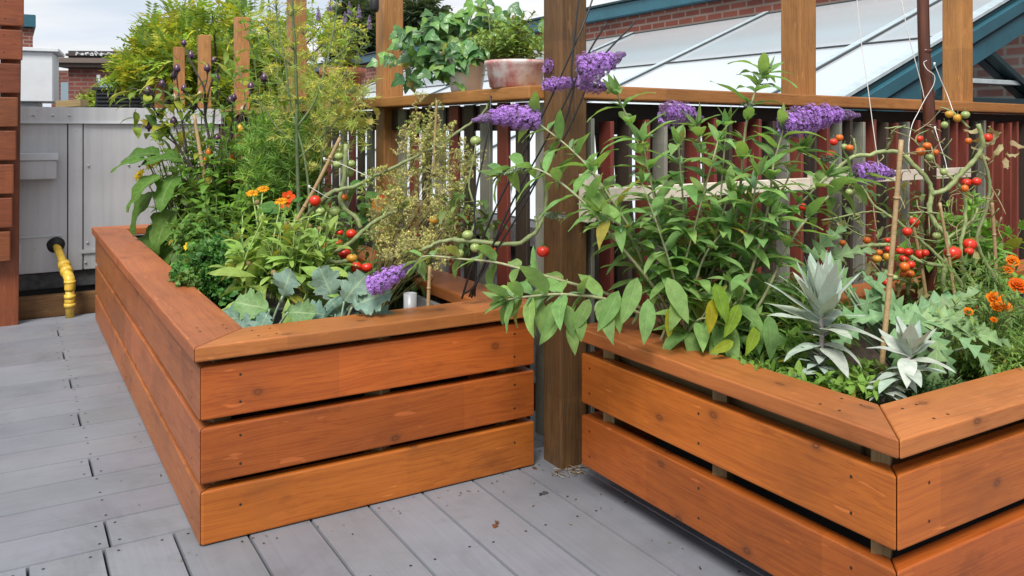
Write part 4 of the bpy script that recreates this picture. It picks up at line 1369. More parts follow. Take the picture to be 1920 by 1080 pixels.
def sage(base, top, rosettes, label, big):
    t = plant('silver_sage', base, label, 'plant', 'silver leaved sages')
    st, lf = MB(), MB()
    pts = np.array(spline([base, (base + top) / 2 + np.array([.004, 0, 0]), top], 8))
    tube(st, pts, .0075 if big else .004, .005 if big else .003, 7, (.36, .31, .33))
    k = len(pts)
    for (u, cnt, L, W, el, bend) in rosettes:
        x = u * (k - 1)
        j = min(int(x), k - 2)
        p = pts[j] + (pts[j + 1] - pts[j]) * (x - j)
        a0 = rnd.uniform(0, 6.28)
        for i in range(cnt):
            a = a0 + i * 2.39996 + rnd.uniform(-.2, .2)
            e_ = el + rnd.uniform(-.38, .3)
            d = np.array([math.cos(a) * math.cos(e_), math.sin(a) * math.cos(e_), math.sin(e_)])
            s = rnd.uniform(.75, 1.12)
            leaf(lf, p + UP * .012 * (i / cnt), d, UP - d * .3, L * s, W * s, 'ovate' if rnd.random() < .35 else 'lance', SG, bend * rnd.uniform(.2, 2.2), .07, .025, 10, 0, .13)
    st.build('stem', M['stem'], t)
    lf.build('foliage', M['leaf_fuzzy'], t)


sage(P(1532, 742, 1.93), P(1541, 595, 1.93), [(1.0, 17, .145, .036, 1.2, -.1), (.96, 11, .15, .040, .8, .2), (.85, 6, .15, .050, .45, .5), (.74, 9, .055, .026, .7, .4), (.6, 5, .13, .052, .15, .9), (.48, 10, .055, .026, .6, .4), (.35, 12, .06, .028, .7, .5), (.22, 12, .085, .036, .5, .8), (.08, 9, .10, .036, .2, .9), (.15, 16, .06, .022, .8, .4), (.04, 9, .075, .026, .6, .6)],
     'tall silver grey sage with a dense upright leaf rosette beside the front cap', True)
sage(P(1655, 752, 1.83), P(1706, 668, 1.83), [(1.0, 9, .08, .032, 1.15, 0), (.9, 5, .10, .04, .45, .7), (.7, 4, .115, .044, .1, .7), (.5, 6, .07, .03, .3, .7), (.3, 6, .05, .022, .5, .6), (.1, 12, .06, .028, .5, .7)],
     'small silver sage leaning over near the planter corner', False)

# ---------------------------------------------------------------- TOMATO PLANTS
TS = (.24, .29, .12)
t = plant('tomato_plant', RP(1.05, .45, .345), 'tomato plant with thick bare stems and red fruit around the bamboo pole', 'plant', 'tomato plants')
st, lf = MB(), MB()
D = 2.42
for pts, r0, r1 in (
    ([(1783, 575), (1768, 530), (1773, 490), (1775, 445), (1752, 418), (1743, 390), (1747, 362), (1738, 335), (1712, 308), (1690, 288), (1660, 283), (1630, 291), (1603, 292), (1575, 312), (1545, 337), (1518, 356)], .0125, .0075),
    ([(1747, 364), (1775, 352), (1800, 320), (1822, 292), (1828, 268), (1817, 233)], .0105, .0095),
    ([(1873, 536), (1853, 503), (1837, 474), (1829, 444), (1846, 392), (1851, 340), (1838, 292)], .0095, .006),
    ([(1842, 556), (1824, 530), (1804, 500), (1803, 450), (1811, 400), (1803, 355), (1770, 320)], .010, .006),
    ([(1812, 575), (1800, 528), (1762, 484), (1724, 448), (1674, 408), (1640, 384), (1616, 346)], .009, .005),
    ([(1610, 463), (1640, 458), (1673, 458)], .0085, .008),
    ([(1700, 470), (1716, 487), (1760, 496)], .0095, .008),
    ([(1540, 414), (1580, 406), (1627, 397), (1660, 400)], .004, .003),
    ([(1775, 447), (1800, 435), (1830, 415), (1846, 392)], .006, .005),
    ([(1705, 400), (1740, 398), (1770, 400)], .004, .003),
    ([(1660, 283), (1665, 262), (1662, 245), (1680, 236)], .005, .003),
    ([(1603, 292), (1604, 275), (1600, 260)], .005, .004),
    ([(1817, 240), (1800, 218), (1788, 206), (1775, 200)], .005, .003),
    ([(1575, 312), (1540, 300), (1500, 285)], .004, .002),
    ([(1660, 240), (1690, 238), (1712, 245)], .003, .002),
):
    q = np.array(spline(PL(pts, D + .0), 5))
    wob = nr.normal(0, .02, 1)[0]
    q[:, 1] += np.linspace(0, wob, len(q))
    q = q + nr.normal(0, .0009, q.shape)
    tube(st, q, r0 * .68, r1 * .68, 9, np.array(TS) * rnd.uniform(.8, 1.3), jitter=.13)
for i in range(110):   # thin side shoots and dried leaf stalks
    p = pxr(1730, 390, 150, 150, 2.45, .12)
    e = p + rdir() * rnd.uniform(.04, .1)
    tube(st, spline([p, (p + e) / 2 + rdir() * .015, e], 3), .0022, .0012, 4, [(.22, .27, .1), (.3, .25, .12)][rnd.randrange(2)])
for i in range(150):
    p = pxr(*((1650, 430, 110, 110, 2.55, .12) if i % 3 else (1760, 520, 120, 60, 2.5, .12)))
    leaf(lf, p, rdir(-.6), UP, rnd.uniform(.04, .075), rnd.uniform(.018, .03), 'tom', [(.12, .2, .06), (.2, .25, .09), (.09, .17, .05), (.3, .27, .1)][rnd.randrange(4)], rnd.uniform(.4, 1.6), .3, .08, 8)
for (px, py) in ((1840, 240), (1850, 250), (1862, 255), (1880, 270), (1888, 285), (1845, 275), (1838, 285), (1870, 245), (1856, 236), (1895, 262), (1850, 290), (1885, 295)):
    leaf(lf, P(px, py, 2.42), rdir(-1) * np.array([1, 1, .4]) - UP * .7, rdir(), rnd.uniform(.035, .06), .024, 'tom', (.42, .33, .17), 1.6, .5, .12, 8)
st.build('stem', M['stem'], t)
lf.build('foliage', M['leaf'], t)
for (x, y, r, k) in ((1563, 266, 8, 'R'), (1574, 258, 7.5, 'O'), (1583, 275, 6.5, 'G'), (1593, 277, 7.5, 'O'), (1558, 290, 9.5, 'R'), (1724, 260, 7.5, 'R'), (1738, 273, 8.5, 'O'), (1726, 284, 9.5, 'O'), (1743, 295, 8.5, 'G'), (1754, 285, 6, 'O'),
                     (1780, 214, 8, 'Y'), (1795, 221, 8, 'Y'), (1810, 215, 8.5, 'G'), (1771, 234, 7, 'G'), (1816, 264, 6.5, 'O'), (1852, 258, 9, 'R'), (1813, 342, 9.5, 'R'), (1831, 340, 8.5, 'R'), (1809, 353, 7, 'O'), (1769, 322, 7, 'G'),
                     (1714, 416, 9.5, 'R'), (1701, 434, 9.5, 'R'), (1625, 450, 8, 'O'), (1664, 450, 6.5, 'R'), (1665, 467, 7, 'R'), (1688, 470, 8.5, 'R'), (1703, 472, 9, 'R'), (1695, 485, 9.5, 'R'), (1725, 476, 9.5, 'R'), (1696, 500, 9.5, 'O'),
                     (1708, 496, 8.5, 'R'), (1706, 513, 9, 'O'), (1693, 513, 6.5, 'O'), (1663, 481, 8, 'Y'), (1648, 473, 7, 'O'), (1644, 485, 9, 'Y'), (1665, 512, 7.5, 'G'), (1645, 515, 7.5, 'G'), (1652, 526, 8.5, 'R'), (1662, 529, 7.5, 'R'),
                     (1786, 474, 16, 'R'), (1818, 458, 13, 'R'), (1817, 471, 9, 'R'), (1831, 576, 9.5, 'R'), (1505, 388, 7.5, 'R'), (1580, 455, 7, 'O'), (1735, 474, 7, 'R'), (1677, 520, 7, 'G'), (1592, 360, 7, 'G'), (1756, 442, 8, 'G'), (1266, 403, 7, 'O'), (1252, 403, 7, 'G'), (1276, 404, 6, 'O')):
    dd = 2.34 if y > 430 else 2.4
    if x < 1300: dd = 2.5
    p = P(x, y, dd + rnd.uniform(-.03, .03))
    tomato(t, p, r / F * dd * .96, k)

t = plant('tomato_plant', LP(.6, .75, .37), 'tomato plant with sprawling thick stems beside the yellow seed heads', 'plant', 'tomato plants')
st, lf = MB(), MB()
for pts, r0, r1, D in (
    ([(545, 445), (564, 418), (591, 389), (618, 363), (636, 356), (667, 349), (694, 334), (724, 320), (780, 293), (830, 267), (873, 237), (905, 214), (920, 187)], .0125, .006, 2.75),
    ([(618, 474), (649, 462), (676, 438), (697, 420), (722, 404), (745, 395)], .012, .009, 2.7),
    ([(649, 270), (645, 336), (638, 369), (645, 390), (668, 408), (677, 428)], .0115, .011, 2.8),
    ([(611, 487), (630, 492), (652, 489)], .011, .010, 2.65),
    ([(676, 440), (720, 435), (760, 428)], .006, .003, 2.72),
    ([(850, 449), (905, 454), (965, 458), (990, 446), (1008, 430), (1022, 398), (1023, 353), (1013, 297)], .011, .007, 2.42),
    ([(1008, 430), (1005, 415), (1004, 405)], .006, .005, 2.42),
    ([(850, 449), (820, 455), (790, 470)], .009, .008, 2.5),
    ([(880, 450), (893, 400), (880, 350), (893, 270)], .006, .003, 2.55),
):
    q = np.array(spline(PL(pts, D), 5))
    q = q + nr.normal(0, .0009, q.shape)
    tube(st, q, r0 * .68, r1 * .68, 9, np.array(TS) * rnd.uniform(.8, 1.2), jitter=.13)
for i in range(110):
    p = pxr(*((650, 420, 80, 70, 2.95, .12) if i % 2 else (880, 420, 60, 60, 2.6, .08)))
    leaf(lf, p, rdir(-.6), UP, rnd.uniform(.045, .085), rnd.uniform(.02, .035), 'tom', [(.12, .22, .06), (.09, .18, .05), (.2, .27, .09)][rnd.randrange(3)], rnd.uniform(.4, 1.4), .3, .06, 8)
for (px, py) in ((640, 200), (655, 215), (690, 225), (680, 240), (665, 205), (700, 200), (625, 190)):
    leaf(lf, P(px, py, 2.95), rdir(-.8), UP, .06, .035, 'tom', (.36, .30, .06), 1.0, .3, .1, 8)
st.build('stem', M['stem'], t)
lf.build('foliage', M['leaf'], t)
for (x, y, r, k, d) in ((591, 376, 10.5, 'R', 2.72), (601, 396, 9, 'G', 2.85), (628, 396, 10.5, 'G', 2.8), (613, 420, 9, 'G', 2.8), (637, 436, 7, 'R', 2.8), (659, 438, 10, 'R', 2.78), (633, 456, 9.5, 'R', 2.72), (614, 463, 9.5, 'O', 2.72), (646, 475, 11.5, 'R', 2.74),
                        (660, 484, 10.5, 'Y', 2.66), (668, 501, 10.5, 'R', 2.6), (688, 501, 10.5, 'R', 2.6), (815, 412, 10.5, 'Y', 2.7), (636, 293, 8.5, 'G', 2.85), (633, 308, 8.5, 'G', 2.85), (657, 307, 9.5, 'G', 2.82), (655, 323, 8.5, 'G', 2.84),
                        (892, 264, 10.5, 'G', 2.6), (877, 440, 10.5, 'G', 2.42), (891, 464, 9.5, 'G', 2.42), (1018, 471, 12, 'R', 2.4), (920, 471, 11, 'R', 2.5), (847, 410, 7, 'R', 2.7), (872, 410, 6.5, 'O', 2.6), (646, 370, 8, 'O', 2.95), (721, 430, 7, 'O', 2.8), (1030, 290, 11, 'G', 2.36), (862, 475, 8, 'G', 2.5)):
    tomato(t, P(x, y, d), r / F * d * 1.02, k)

# ---------------------------------------------------------------- PEPPER PLANT
t = plant('pepper_plant', P(412, 480, 3.95), 'tall dark stemmed pepper plant with purple and orange fruit', 'plant')
st, lf = MB(), MB()
DS = (.05, .038, .036)
D = 3.92
for pts, r0, r1 in (
    ([(412, 480), (408, 420), (392, 370), (376, 350), (333, 273), (300, 222), (277, 182)], .010, .004),
    ([(412, 470), (405, 400), (400, 330), (397, 283), (385, 220), (383, 167), (362, 125), (350, 93)], .010, .0035),
    ([(385, 215), (393, 165), (413, 118)], .005, .003),
    ([(397, 283), (402, 210), (407, 152)], .005, .003),
    ([(412, 470), (415, 400), (414, 353), (430, 267), (437, 190)], .008, .004),
    ([(430, 267), (452, 215), (472, 168)], .005, .003),
    ([(333, 273), (310, 255), (282, 238)], .004, .003),
    ([(376, 350), (350, 290), (327, 232)], .006, .003),
    ([(350, 290), (340, 220), (332, 150), (330, 132)], .005, .003),
    ([(340, 220), (318, 180), (305, 160)], .004, .003),
    ([(383, 217), (362, 190), (345, 168)], .004, .003),
    ([(413, 353), (416, 280), (416, 215)], .004, .003),
    ([(430, 267), (433, 240), (434, 212)], .004, .003),
    ([(437, 250), (450, 230), (455, 210)], .004, .003),
    ([(376, 350), (385, 320), (389, 302)], .004, .003),
    ([(414, 350), (428, 330), (435, 302)], .004, .003),
    ([(383, 167), (388, 150), (389, 132)], .003, .0025),
    ([(300, 222), (285, 200), (262, 170), (240, 165)], .004, .002),
):
    tube(st, spline(PL(pts, D), 5), r0, r1, 6, np.array(DS) * rnd.uniform(.8, 1.4), jitter=.06)
for (px, py, L) in ((245, 172, .1), (250, 185, .08), (300, 195, .09), (285, 210, .08), (320, 200, .08), (268, 200, .09), (330, 190, .07), (395, 175, .09), (345, 180, .08), (275, 215, .1), (310, 240, .12), (300, 258, .12), (370, 205, .08), (410, 250, .09), (440, 205, .08), (340, 245, .08),
                    (430, 110, .08), (445, 130, .08), (390, 170, .09), (420, 165, .07), (480, 60, .07), (470, 40, .07), (450, 45, .08)):
    d_ = np.array([rnd.uniform(-1, 1), rnd.uniform(-.6, .2), rnd.uniform(-.5, .4)])
    if py < 250:
        for _ in range(2): leaf(lf, P(px + rnd.uniform(-22, 22), py + rnd.uniform(-20, 25), D), d_ + rdir() * .5, UP, L * rnd.uniform(.7, 1.0), L * .42, 'ovate', (.22, .33, .04), .9, .25, .04, 6)
    leaf(lf, P(px, py, D), d_, UP, L * 1.15, L * .5, 'ovate', [(.16, .25, .03), (.09, .18, .04), (.34, .34, .03)][rnd.randrange(3)], .9, .25, .04, 6)
for i in range(70):
    p = pxr(*((370, 200, 100, 110, D, .1) if i % 3 else (300, 215, 60, 50, D, .1)))
    leaf(lf, p, rdir(-.6), UP, rnd.uniform(.05, .1), rnd.uniform(.025, .045), 'ovate', [(.18, .3, .04), (.12, .24, .05), (.34, .38, .04)][rnd.randrange(3)], 1.0, .25, .04, 6)
    tube(st, [p, p + rdir() * .05], .0012, .001, 3, DS, cap=False)
st.build('stem', M['stem'], t)
lf.build('foliage', M['leaf'], t)


def pepper(parent, p, r, k):
    m = MB()
    hgt = r * rnd.uniform(2.1, 2.6)
    prof = [(.0008, 0), (r * .6, hgt * .03), (r * .95, hgt * .16), (r, hgt * .32), (r * .86, hgt * .55), (r * .55, hgt * .8), (r * .22, hgt * .95), (.0006, hgt)]
    lathe(m, np.asarray(p) - UP * hgt * .45, prof, 14, lump=.05, rot=rnd.uniform(0, 6))
    q = np.asarray(p) - UP * hgt * .45
    tube(m, [q - UP * r * .7, q + UP * r * .05], r * .22, r * .5, 7, DS, 1)
    o = m.build('pepper', [M['pep_' + k], M['stem']], parent)


for (x, y, k) in [(345, 80, 'P'), (332, 128, 'P'), (327, 140, 'P'), (277, 169, 'P'), (304, 156, 'P'), (345, 165, 'P'), (358, 103, 'P'), (401, 112, 'P'), (389, 127, 'P'), (407, 147, 'P'), (375, 178, 'C'), (432, 187, 'P'), (439, 182, 'P'), (471, 162, 'P'), (279, 236, 'P'), (326, 226, 'P'),
                  (407, 258, 'P'), (362, 200, 'P'), (416, 204, 'C'), (434, 207, 'C'), (455, 205, 'C'), (450, 242, 'Y'), (388, 298, 'O'), (435, 296, 'O'), (391, 285, 'O'), (425, 320, 'Y'), (431, 340, 'R'), (496, 145, 'P'), (327, 183, 'C')]:
    pepper(t, P(x, y, D + rnd.uniform(-.04, .04)), rnd.uniform(5.4, 7.2) / F * D, k)

# ---------------------------------------------------------------- EGGPLANT with the big lobed leaves
t = plant('eggplant', LP(.33, 2.2, .37), 'eggplant with big drooping lobed leaves over the planter edge', 'plant')
st, lf = MB(), MB()
EG = (.10, .205, .035)
bs = LP(.33, 2.2, .37)
for (px, py, dx, dy, dz, L, W) in ((300, 330, -.9, -.4, -.5, .22, .15), (330, 390, -.5, -.7, -.8, .24, .17), (290, 360, -.8, -.3, -.8, .24, .15), (345, 300, -.6, -.4, .2, .2, .13), (355, 420, .1, -.9, -.5, .2, .15), (330, 440, -.4, -.8, -.8, .2, .15), (380, 450, .2, -.8, -.7, .2, .15),
                               (310, 420, -.6, -.6, -.5, .2, .13), (300, 290, -.9, -.1, .2, .2, .12), (360, 350, .3, -.8, -.2, .2, .14), (275, 300, -.9, -.3, .05, .17, .08), (330, 330, -.2, -.9, -.5, .2, .14), (385, 470, .3, -.9, -.5, .18, .14), (350, 470, -.2, -.9, -.6, .16, .12), (400, 380, .4, -.7, -.3, .16, .12)):
    p = P(px, py, 3.85 + rnd.uniform(-.08, .1))
    tube(st, spline([bs + rdir() * .03, (bs + p) / 2 + UP * .06, p], 4), .006, .003, 5, (.16, .19, .07))
    leaf(lf, p, (dx, dy, dz), (-.1, -.5, 1), L, W, 'egg', EG, .9, .22, .05, 12)
st.build('stem', M['stem'], t)
lf.build('foliage', M['leaf'], t)

# yellow daisies
t = plant('yellow_daisy_plant', LP(.26, 2.35, .37), 'plant with small yellow daisies beside the grey unit', 'plant')
st, lf = clump(LP(.28, 2.35, .37), .16, .5, 9, .09, .035, 'ovate', (.11, .22, .04), (.14, .17, .06), 5, bend=.8)
for (px, py) in ((262, 328), (284, 308), (296, 300), (352, 461)):
    p = P(px, py, 3.85 if py < 400 else 3.3)
    tube(st, spline([LP(.28, 2.35, .4), (LP(.28, 2.35, .4) + p) / 2 + np.array([.02, 0, .06]), p], 4), .003, .002, 5, (.14, .17, .06))
    m = MB()
    flower_daisy(m, p, unit(np.array([-.4, -.7, .5])), .032 if py < 400 else .02, 9, (.92, .66, .02), (.7, .4, .02))
    m.build('flower', M['petal'], t)
st.build('stem', M['stem'], t)
lf.build('foliage', M['leaf'], t)

# ---------------------------------------------------------------- leafy undergrowth of the long planter
for (nm, a, b_, sp, h, k, L, W, pf, c, lab, nd) in (
    ('basil', .50, 1.85, .26, .74, 56, .10, .05, 'ovate', (.15, .31, .04), 'bushy green basil at the foot of the pepper plant', 6),
    ('basil', .58, 1.42, .22, .60, 50, .08, .036, 'ovate', (.18, .36, .04), 'bright green basil behind the orange calendula flowers', 7),
    ('mint', .34, 1.50, .20, .38, 44, .075, .036, 'ovate', (.12, .26, .04), 'dark leafy mint behind the curly parsley', 7),
    ('lovage', .72, 2.10, .22, .98, 44, .09, .045, 'tom', (.19, .37, .045), 'tall light green lovage in front of the railing', 8),
    ('balm', .45, 2.35, .27, .86, 50, .085, .045, 'ovate', (.20, .37, .045), 'tall lemon green balm behind the drooping eggplant leaves', 7),
    ('sweet_pea', .70, 1.65, .2, .90, 40, .065, .022, 'lance', (.20, .37, .06), 'wispy green herb with narrow leaves below the fennel', 11),
    ('oregano', .64, 1.05, .2, .36, 40, .05, .025, 'ovate', (.15, .29, .05), 'low green oregano beneath the sprawling tomato stems', 7),
    ('salad_burnet', .74, .62, .18, .26, 30, .055, .033, 'ovate', (.13, .26, .06), 'low green leaves below the yellow seed heads', 6),
):
    base = LP(a, b_, .37)
    t = plant(nm, base, lab, 'herb')
    st, lf = clump(base, sp, h, k, L, W, pf, c, (.15, .22, .06), nd, bend=.8, fold=.25, start=.25, wave=.03)
    st.build('stem', M['stem'], t)
    lf.build('foliage', M['leaf'], t)

# nasturtium with orange flowers
t = plant('nasturtium', LP(.68, 1.1, .37), 'nasturtium with round leaves and orange red flowers among tomato stems', 'plant')
st, lf = MB(), MB()
for i in range(34):
    p = pxr(*((525, 400, 40, 40, 3.1, .1) if i % 3 == 0 else (700, 400, 70, 60, 3.0, .1)))
    b0 = LP(.68, 1.1, .38)
    tube(st, spline([b0, (b0 + p) / 2 + UP * .04, p], 3), .0015, .0012, 4, (.2, .3, .1))
    d = unit(np.array([rnd.uniform(-1, 1), rnd.uniform(-1, .3), .1]))
    leaf(lf, p - d * .025, d, unit(np.array([0, -.6, .9])), .055, .055, 'round', (.08, .2, .04), .2, .12, .03, 8)
st.build('stem', M['stem'], t)
lf.build('foliage', M['leaf'], t)
for (px, py, c) in ((541, 370, (.75, .07, .01)), (535, 381, (.75, .12, .01)), (722, 374, (.75, .06, .01)), (708, 386, (.68, .2, .01)), (722, 446, (.6, .2, .02))):
    m = MB()
    flower_daisy(m, P(px, py, 2.95), unit(np.array([.1, -.9, .4])), .024, 5, c, (.5, .2, .02), .5)
    m.build('flower', M['petal'], t)

# ---------------------------------------------------------------- CALENDULA
t = plant('calendula', LP(.36, .47, .37), 'pale green calendula with orange yellow flowers behind the kale', 'plant')
st, lf = MB(), MB()
CG, CS = (.31, .47, .105), (.31, .42, .14)
heads = [((473, 362), 2.72, True), ((493, 354), 2.74, True), ((527, 377), 2.66, True), ((482, 380), 2.7, False), ((442, 486), 2.5, False), ((467, 494), 2.48, False), ((513, 512), 2.4, False), ((560, 430), 2.6, False), ((580, 425), 2.62, False), ((540, 420), 2.6, False), ((600, 430), 2.6, False)]
base = LP(.36, .47, .37)
for (px, py), d, fl in heads:
    p = P(px, py, d)
    b0 = P(500 + (px - 500) * .35, 540, 2.58)
    leafy(st, lf, [b0, (b0 + p) / 2 + rdir() * .02, p], .0035, .0022, 6, .085, .022, 'spoon', CG, CS, start=.05, bend=.6, taper=.35, tipn=0, open_=.8)
    m = MB()
    if fl:
        flower_daisy(m, p, unit(np.array([.05, -.45, .9])), .021, 15, (.95, .40, .01), (.80, .28, .01), .15)
    else:
        lathe(m, p - UP * .008, [(.003, 0), (.009, .006), (.008, .013), (.004, .017)], 10, (.36, .26, .12))
    m.build('flower' if fl else 'seed_head', M['petal'], t)
for i in range(30):
    b0 = pxr(520, 555, 65, 14, 2.52, .1)
    p = P(b0[0] / b0[1] * F + 960 + rnd.uniform(-45, 55), rnd.uniform(395, 500), 2.55 + rnd.uniform(-.12, .12))
    leafy(st, lf, [b0, (b0 + p) / 2 + rdir() * .025, p], .0032, .0018, 6, .105, .033, 'spoon', CG, CS, start=.1, bend=.8, taper=.4, open_=.8, fold=.2, wave=.03)
for (px, py, dx, dz, L) in ((470, 560, -.6, -.3, .1), (500, 570, -.9, .2, .12), (570, 530, .8, .0, .13), (480, 520, -.8, .4, .13), (540, 560, .1, -.6, .1), (455, 575, -.7, -.1, .11), (500, 540, -.3, -.9, .1), (560, 500, .9, -.1, .12), (600, 505, .9, .1, .1)):
    leaf(lf, P(px, py, 2.42), (dx, -.5, dz), (0, -.6, 1), L, L * .32, 'spoon', CG, .6, .2, .05, 8)
st.build('stem', M['stem'], t)
lf.build('foliage', M['leaf'], t)

# ---------------------------------------------------------------- PARSLEY
t = plant('curly_parsley', LP(.26, .92, .37), 'dark green curly parsley against the side cap board', 'herb')
st, lf = MB(), MB()
bs = LP(.24, .92, .38)
for i in range(760):
    q = rdir(-.1)
    r = rnd.random() ** .4
    p = bs + np.array([q[0] * .15, q[1] * .15, .05 + q[2] * .165]) * r + UP * .02
    if i % 4 == 0: tube(st, spline([bs, (bs + p) / 2 + UP * .03, p], 3), .0012, .001, 3, (.12, .24, .05), cap=False)
    for k in range(5):
        d = unit(q * .8 + rdir() * .9)
        leaf(lf, p + rdir() * .010, d, rdir(), rnd.uniform(.018, .03), rnd.uniform(.018, .027), 'round', [(.09, .28, .045), (.06, .21, .04), (.13, .34, .06)][rnd.randrange(3)], rnd.uniform(-1.2, 1.6), .5, .22, 4)
for (px, py) in ((355, 520), (362, 528), (345, 524)):
    p = P(px, py, 2.75)
    for k in range(22):
        leaf(lf, p + rdir() * .02, rdir(), rdir(), .02, .018, 'round', (.14, .28, .05), .8, .4, .2, 4)
    tube(st, [bs, p], .0015, .001, 4, (.14, .26, .06))
st.build('stem', M['stem'], t)
lf.build('foliage', M['leaf'], t)

# ---------------------------------------------------------------- KALE along the front
KG = (.155, .265, .205)
for (px0, lab, lst) in ((500, 'blue green kale beside the grey tub rim', [(470, 595, -.8, .1, .10, .08), (505, 580, -.9, .35, .12, .085), (530, 555, .2, .8, .10, .08), (540, 585, .9, .1, .10, .07), (500, 590, -.2, -.4, .08, .07), (480, 610, -.7, -.1, .08, .08), (555, 600, .5, .5, .08, .06)]),
                        (640, 'blue green kale under the red tomatoes', [(625, 560, -.35, .95, .12, .085), (645, 565, .55, .85, .12, .085), (660, 575, .95, .55, .14, .095), (640, 590, -.1, .3, .08, .08), (610, 590, -.9, .3, .09, .07), (690, 590, .9, -.1, .09, .08), (650, 600, .3, -.1, .08, .07), (600, 605, -.6, -.1, .1, .06)])):
    bs = P(px0, 600, 2.34)
    bs[2] = .4
    t = plant('kale', bs, lab, 'plant', 'kale plants behind the front cap board')
    st, lf = MB(), MB()
    for (px, py, dx, dz, L, W) in lst:
        p = P(px, py, 2.34 + rnd.uniform(-.03, .05))
        tube(st, spline([bs, (bs + p) / 2 + rdir() * .008, p], 4), .004, .003, 5, (.26, .36, .26))
        d = np.array([dx, -.28, dz])
        leaf(lf, p - unit(d) * .02, d, (-.1, -1, .7), L, W, 'kale', KG if rnd.random() < .8 else (.14, .26, .09), .45, .18, .10, 26, 0, .12)
    st.build('stem', M['stem'], t)
    lf.build('foliage', M['leaf_kale'], t)

# ---------------------------------------------------------------- FENNEL
t = plant('fennel', LP(.6, 1.25, .37), 'very tall yellow green fennel with flat yellow flower umbels', 'herb')
st, lf, hd = MB(), MB(), MB()
FS, FY = (.13, .19, .08), [(.60, .60, .09), (.46, .54, .10), (.74, .62, .08)]
D = 3.25
for pts, r0, r1 in (
    ([(562, 470), (560, 380), (557, 280), (556, 180), (553, 90), (548, 10), (545, -40)], .009, .004),
    ([(575, 470), (580, 380), (570, 290), (545, 200), (535, 120), (520, 40), (518, -20)], .006, .003),
    ([(556, 240), (590, 190), (612, 120), (628, 40), (632, -10)], .005, .002),
    ([(557, 270), (520, 240), (495, 200), (480, 190)], .004, .002),
    ([(556, 300), (600, 260), (640, 215)], .004, .002),
    ([(553, 130), (510, 85), (500, 50)], .004, .002),
    ([(612, 120), (645, 95), (665, 60)], .003, .002),
    ([(556, 190), (530, 160), (515, 130)], .003, .002),
    ([(590, 470), (598, 350), (605, 290), (620, 200), (650, 140)], .004, .002),
):
    tube(st, spline(PL(pts, D), 5), r0, r1, 6, np.array(FS) * rnd.uniform(.8, 1.3))
for (px, py, r) in ((548, 25, .045), (518, 15, .045), (560, 190, .035), (500, 46, .04), (505, 55, .035), (630, 15, .04), (665, 55, .04), (550, 88, .035), (545, 185, .03), (640, 212, .035), (480, 187, .03), (515, 128, .03), (610, 85, .04), (650, 138, .045), (590, 110, .04), (570, 60, .04), (600, 165, .045), (660, 170, .045), (625, 190, .045)):
    umbel(st, hd, P(px, py + 6, D), unit(np.array([rnd.uniform(-.3, .3), -.2, 1])), r, 16, 7, FS, FY, .0034, .0009)
for i in range(230):
    p = pxr(*[(590, 220, 85, 95, 3.35, .15), (630, 190, 60, 50, 3.5, .15), (530, 90, 50, 80, 3.3, .1), (640, 260, 60, 60, 3.3, .12)][rnd.choice((0, 0, 0, 1, 1, 2, 3))])
    d = rdir(-.3)
    tube(st, [p, p + d * .06], .0009, .0006, 3, (.2, .23, .09), cap=False)
    for q in range(4): threads(lf, p + d * .015 * q, d, 8, .045, [(.52, .62, .14), (.38, .54, .12), (.62, .60, .16)][rnd.randrange(3)], .0011)
    if rnd.random() < .5: umbel(st, hd, p, d, .028, 8, 5, (.36, .36, .14), FY + [(.55, .5, .2)], .0032, .0008)
st.build('stem', M['stem'], t)
lf.build('foliage', M['thread'], t)
hd.build('flower_umbels', M['thread'], t)

t = plant('tall_aster', LP(.62, 1.75, .37), 'tall airy leafy stems with yellowing leaves reaching into the sky before the posts', 'plant')
st, lf = MB(), MB()
for (x1, y1, x2, y2) in ((500, 200, 448, 12), (520, 190, 470, 30), (530, 200, 505, 8), (560, 180, 545, 15), (590, 190, 585, 5), (600, 200, 625, -5), (620, 210, 660, 22), (640, 220, 685, 60), (480, 220, 425, 70), (540, 230, 520, 80), (610, 230, 650, 95)):
    d_ = rnd.uniform(3.45, 3.75)
    leafy(st, lf, PL([(555 + rnd.uniform(-20, 20), 460, 3.55), (x1, y1 + 60, d_), ((x1 + x2) / 2, (y1 + y2) / 2, d_), (x2, y2, d_)]), .0035, .0015, 13, .075, .03, 'ovate', [(.30, .42, .06), (.24, .38, .06), (.40, .44, .05)][rnd.randrange(3)], (.2, .24, .1), start=.3, bend=.9, taper=.6, wave=.04, var=.25)
st.build('stem', M['stem'], t)
lf.build('foliage', M['leaf'], t)

# feathery green below the fennel
t = plant('cosmos', LP(.5, 1.6, .37), 'feathery bright green cosmos foliage above the orange calendula', 'plant')
st, lf = MB(), MB()
for i in range(150):
    p = pxr(525, 290, 75, 80, 3.45, .15)
    b0 = LP(.5, 1.6, .4)
    if i % 4 == 0: tube(st, spline([b0 + rdir() * .05, (b0 + p) / 2 + rdir() * .04, p], 4), .002, .001, 4, (.14, .25, .06), cap=False)
    for q in range(4): threads(lf, p, rdir(-.2), 9, .06, [(.20, .40, .07), (.29, .47, .08), (.15, .3, .06)][rnd.randrange(3)], .0016)
st.build('stem', M['stem'], t)
lf.build('foliage', M['thread'], t)

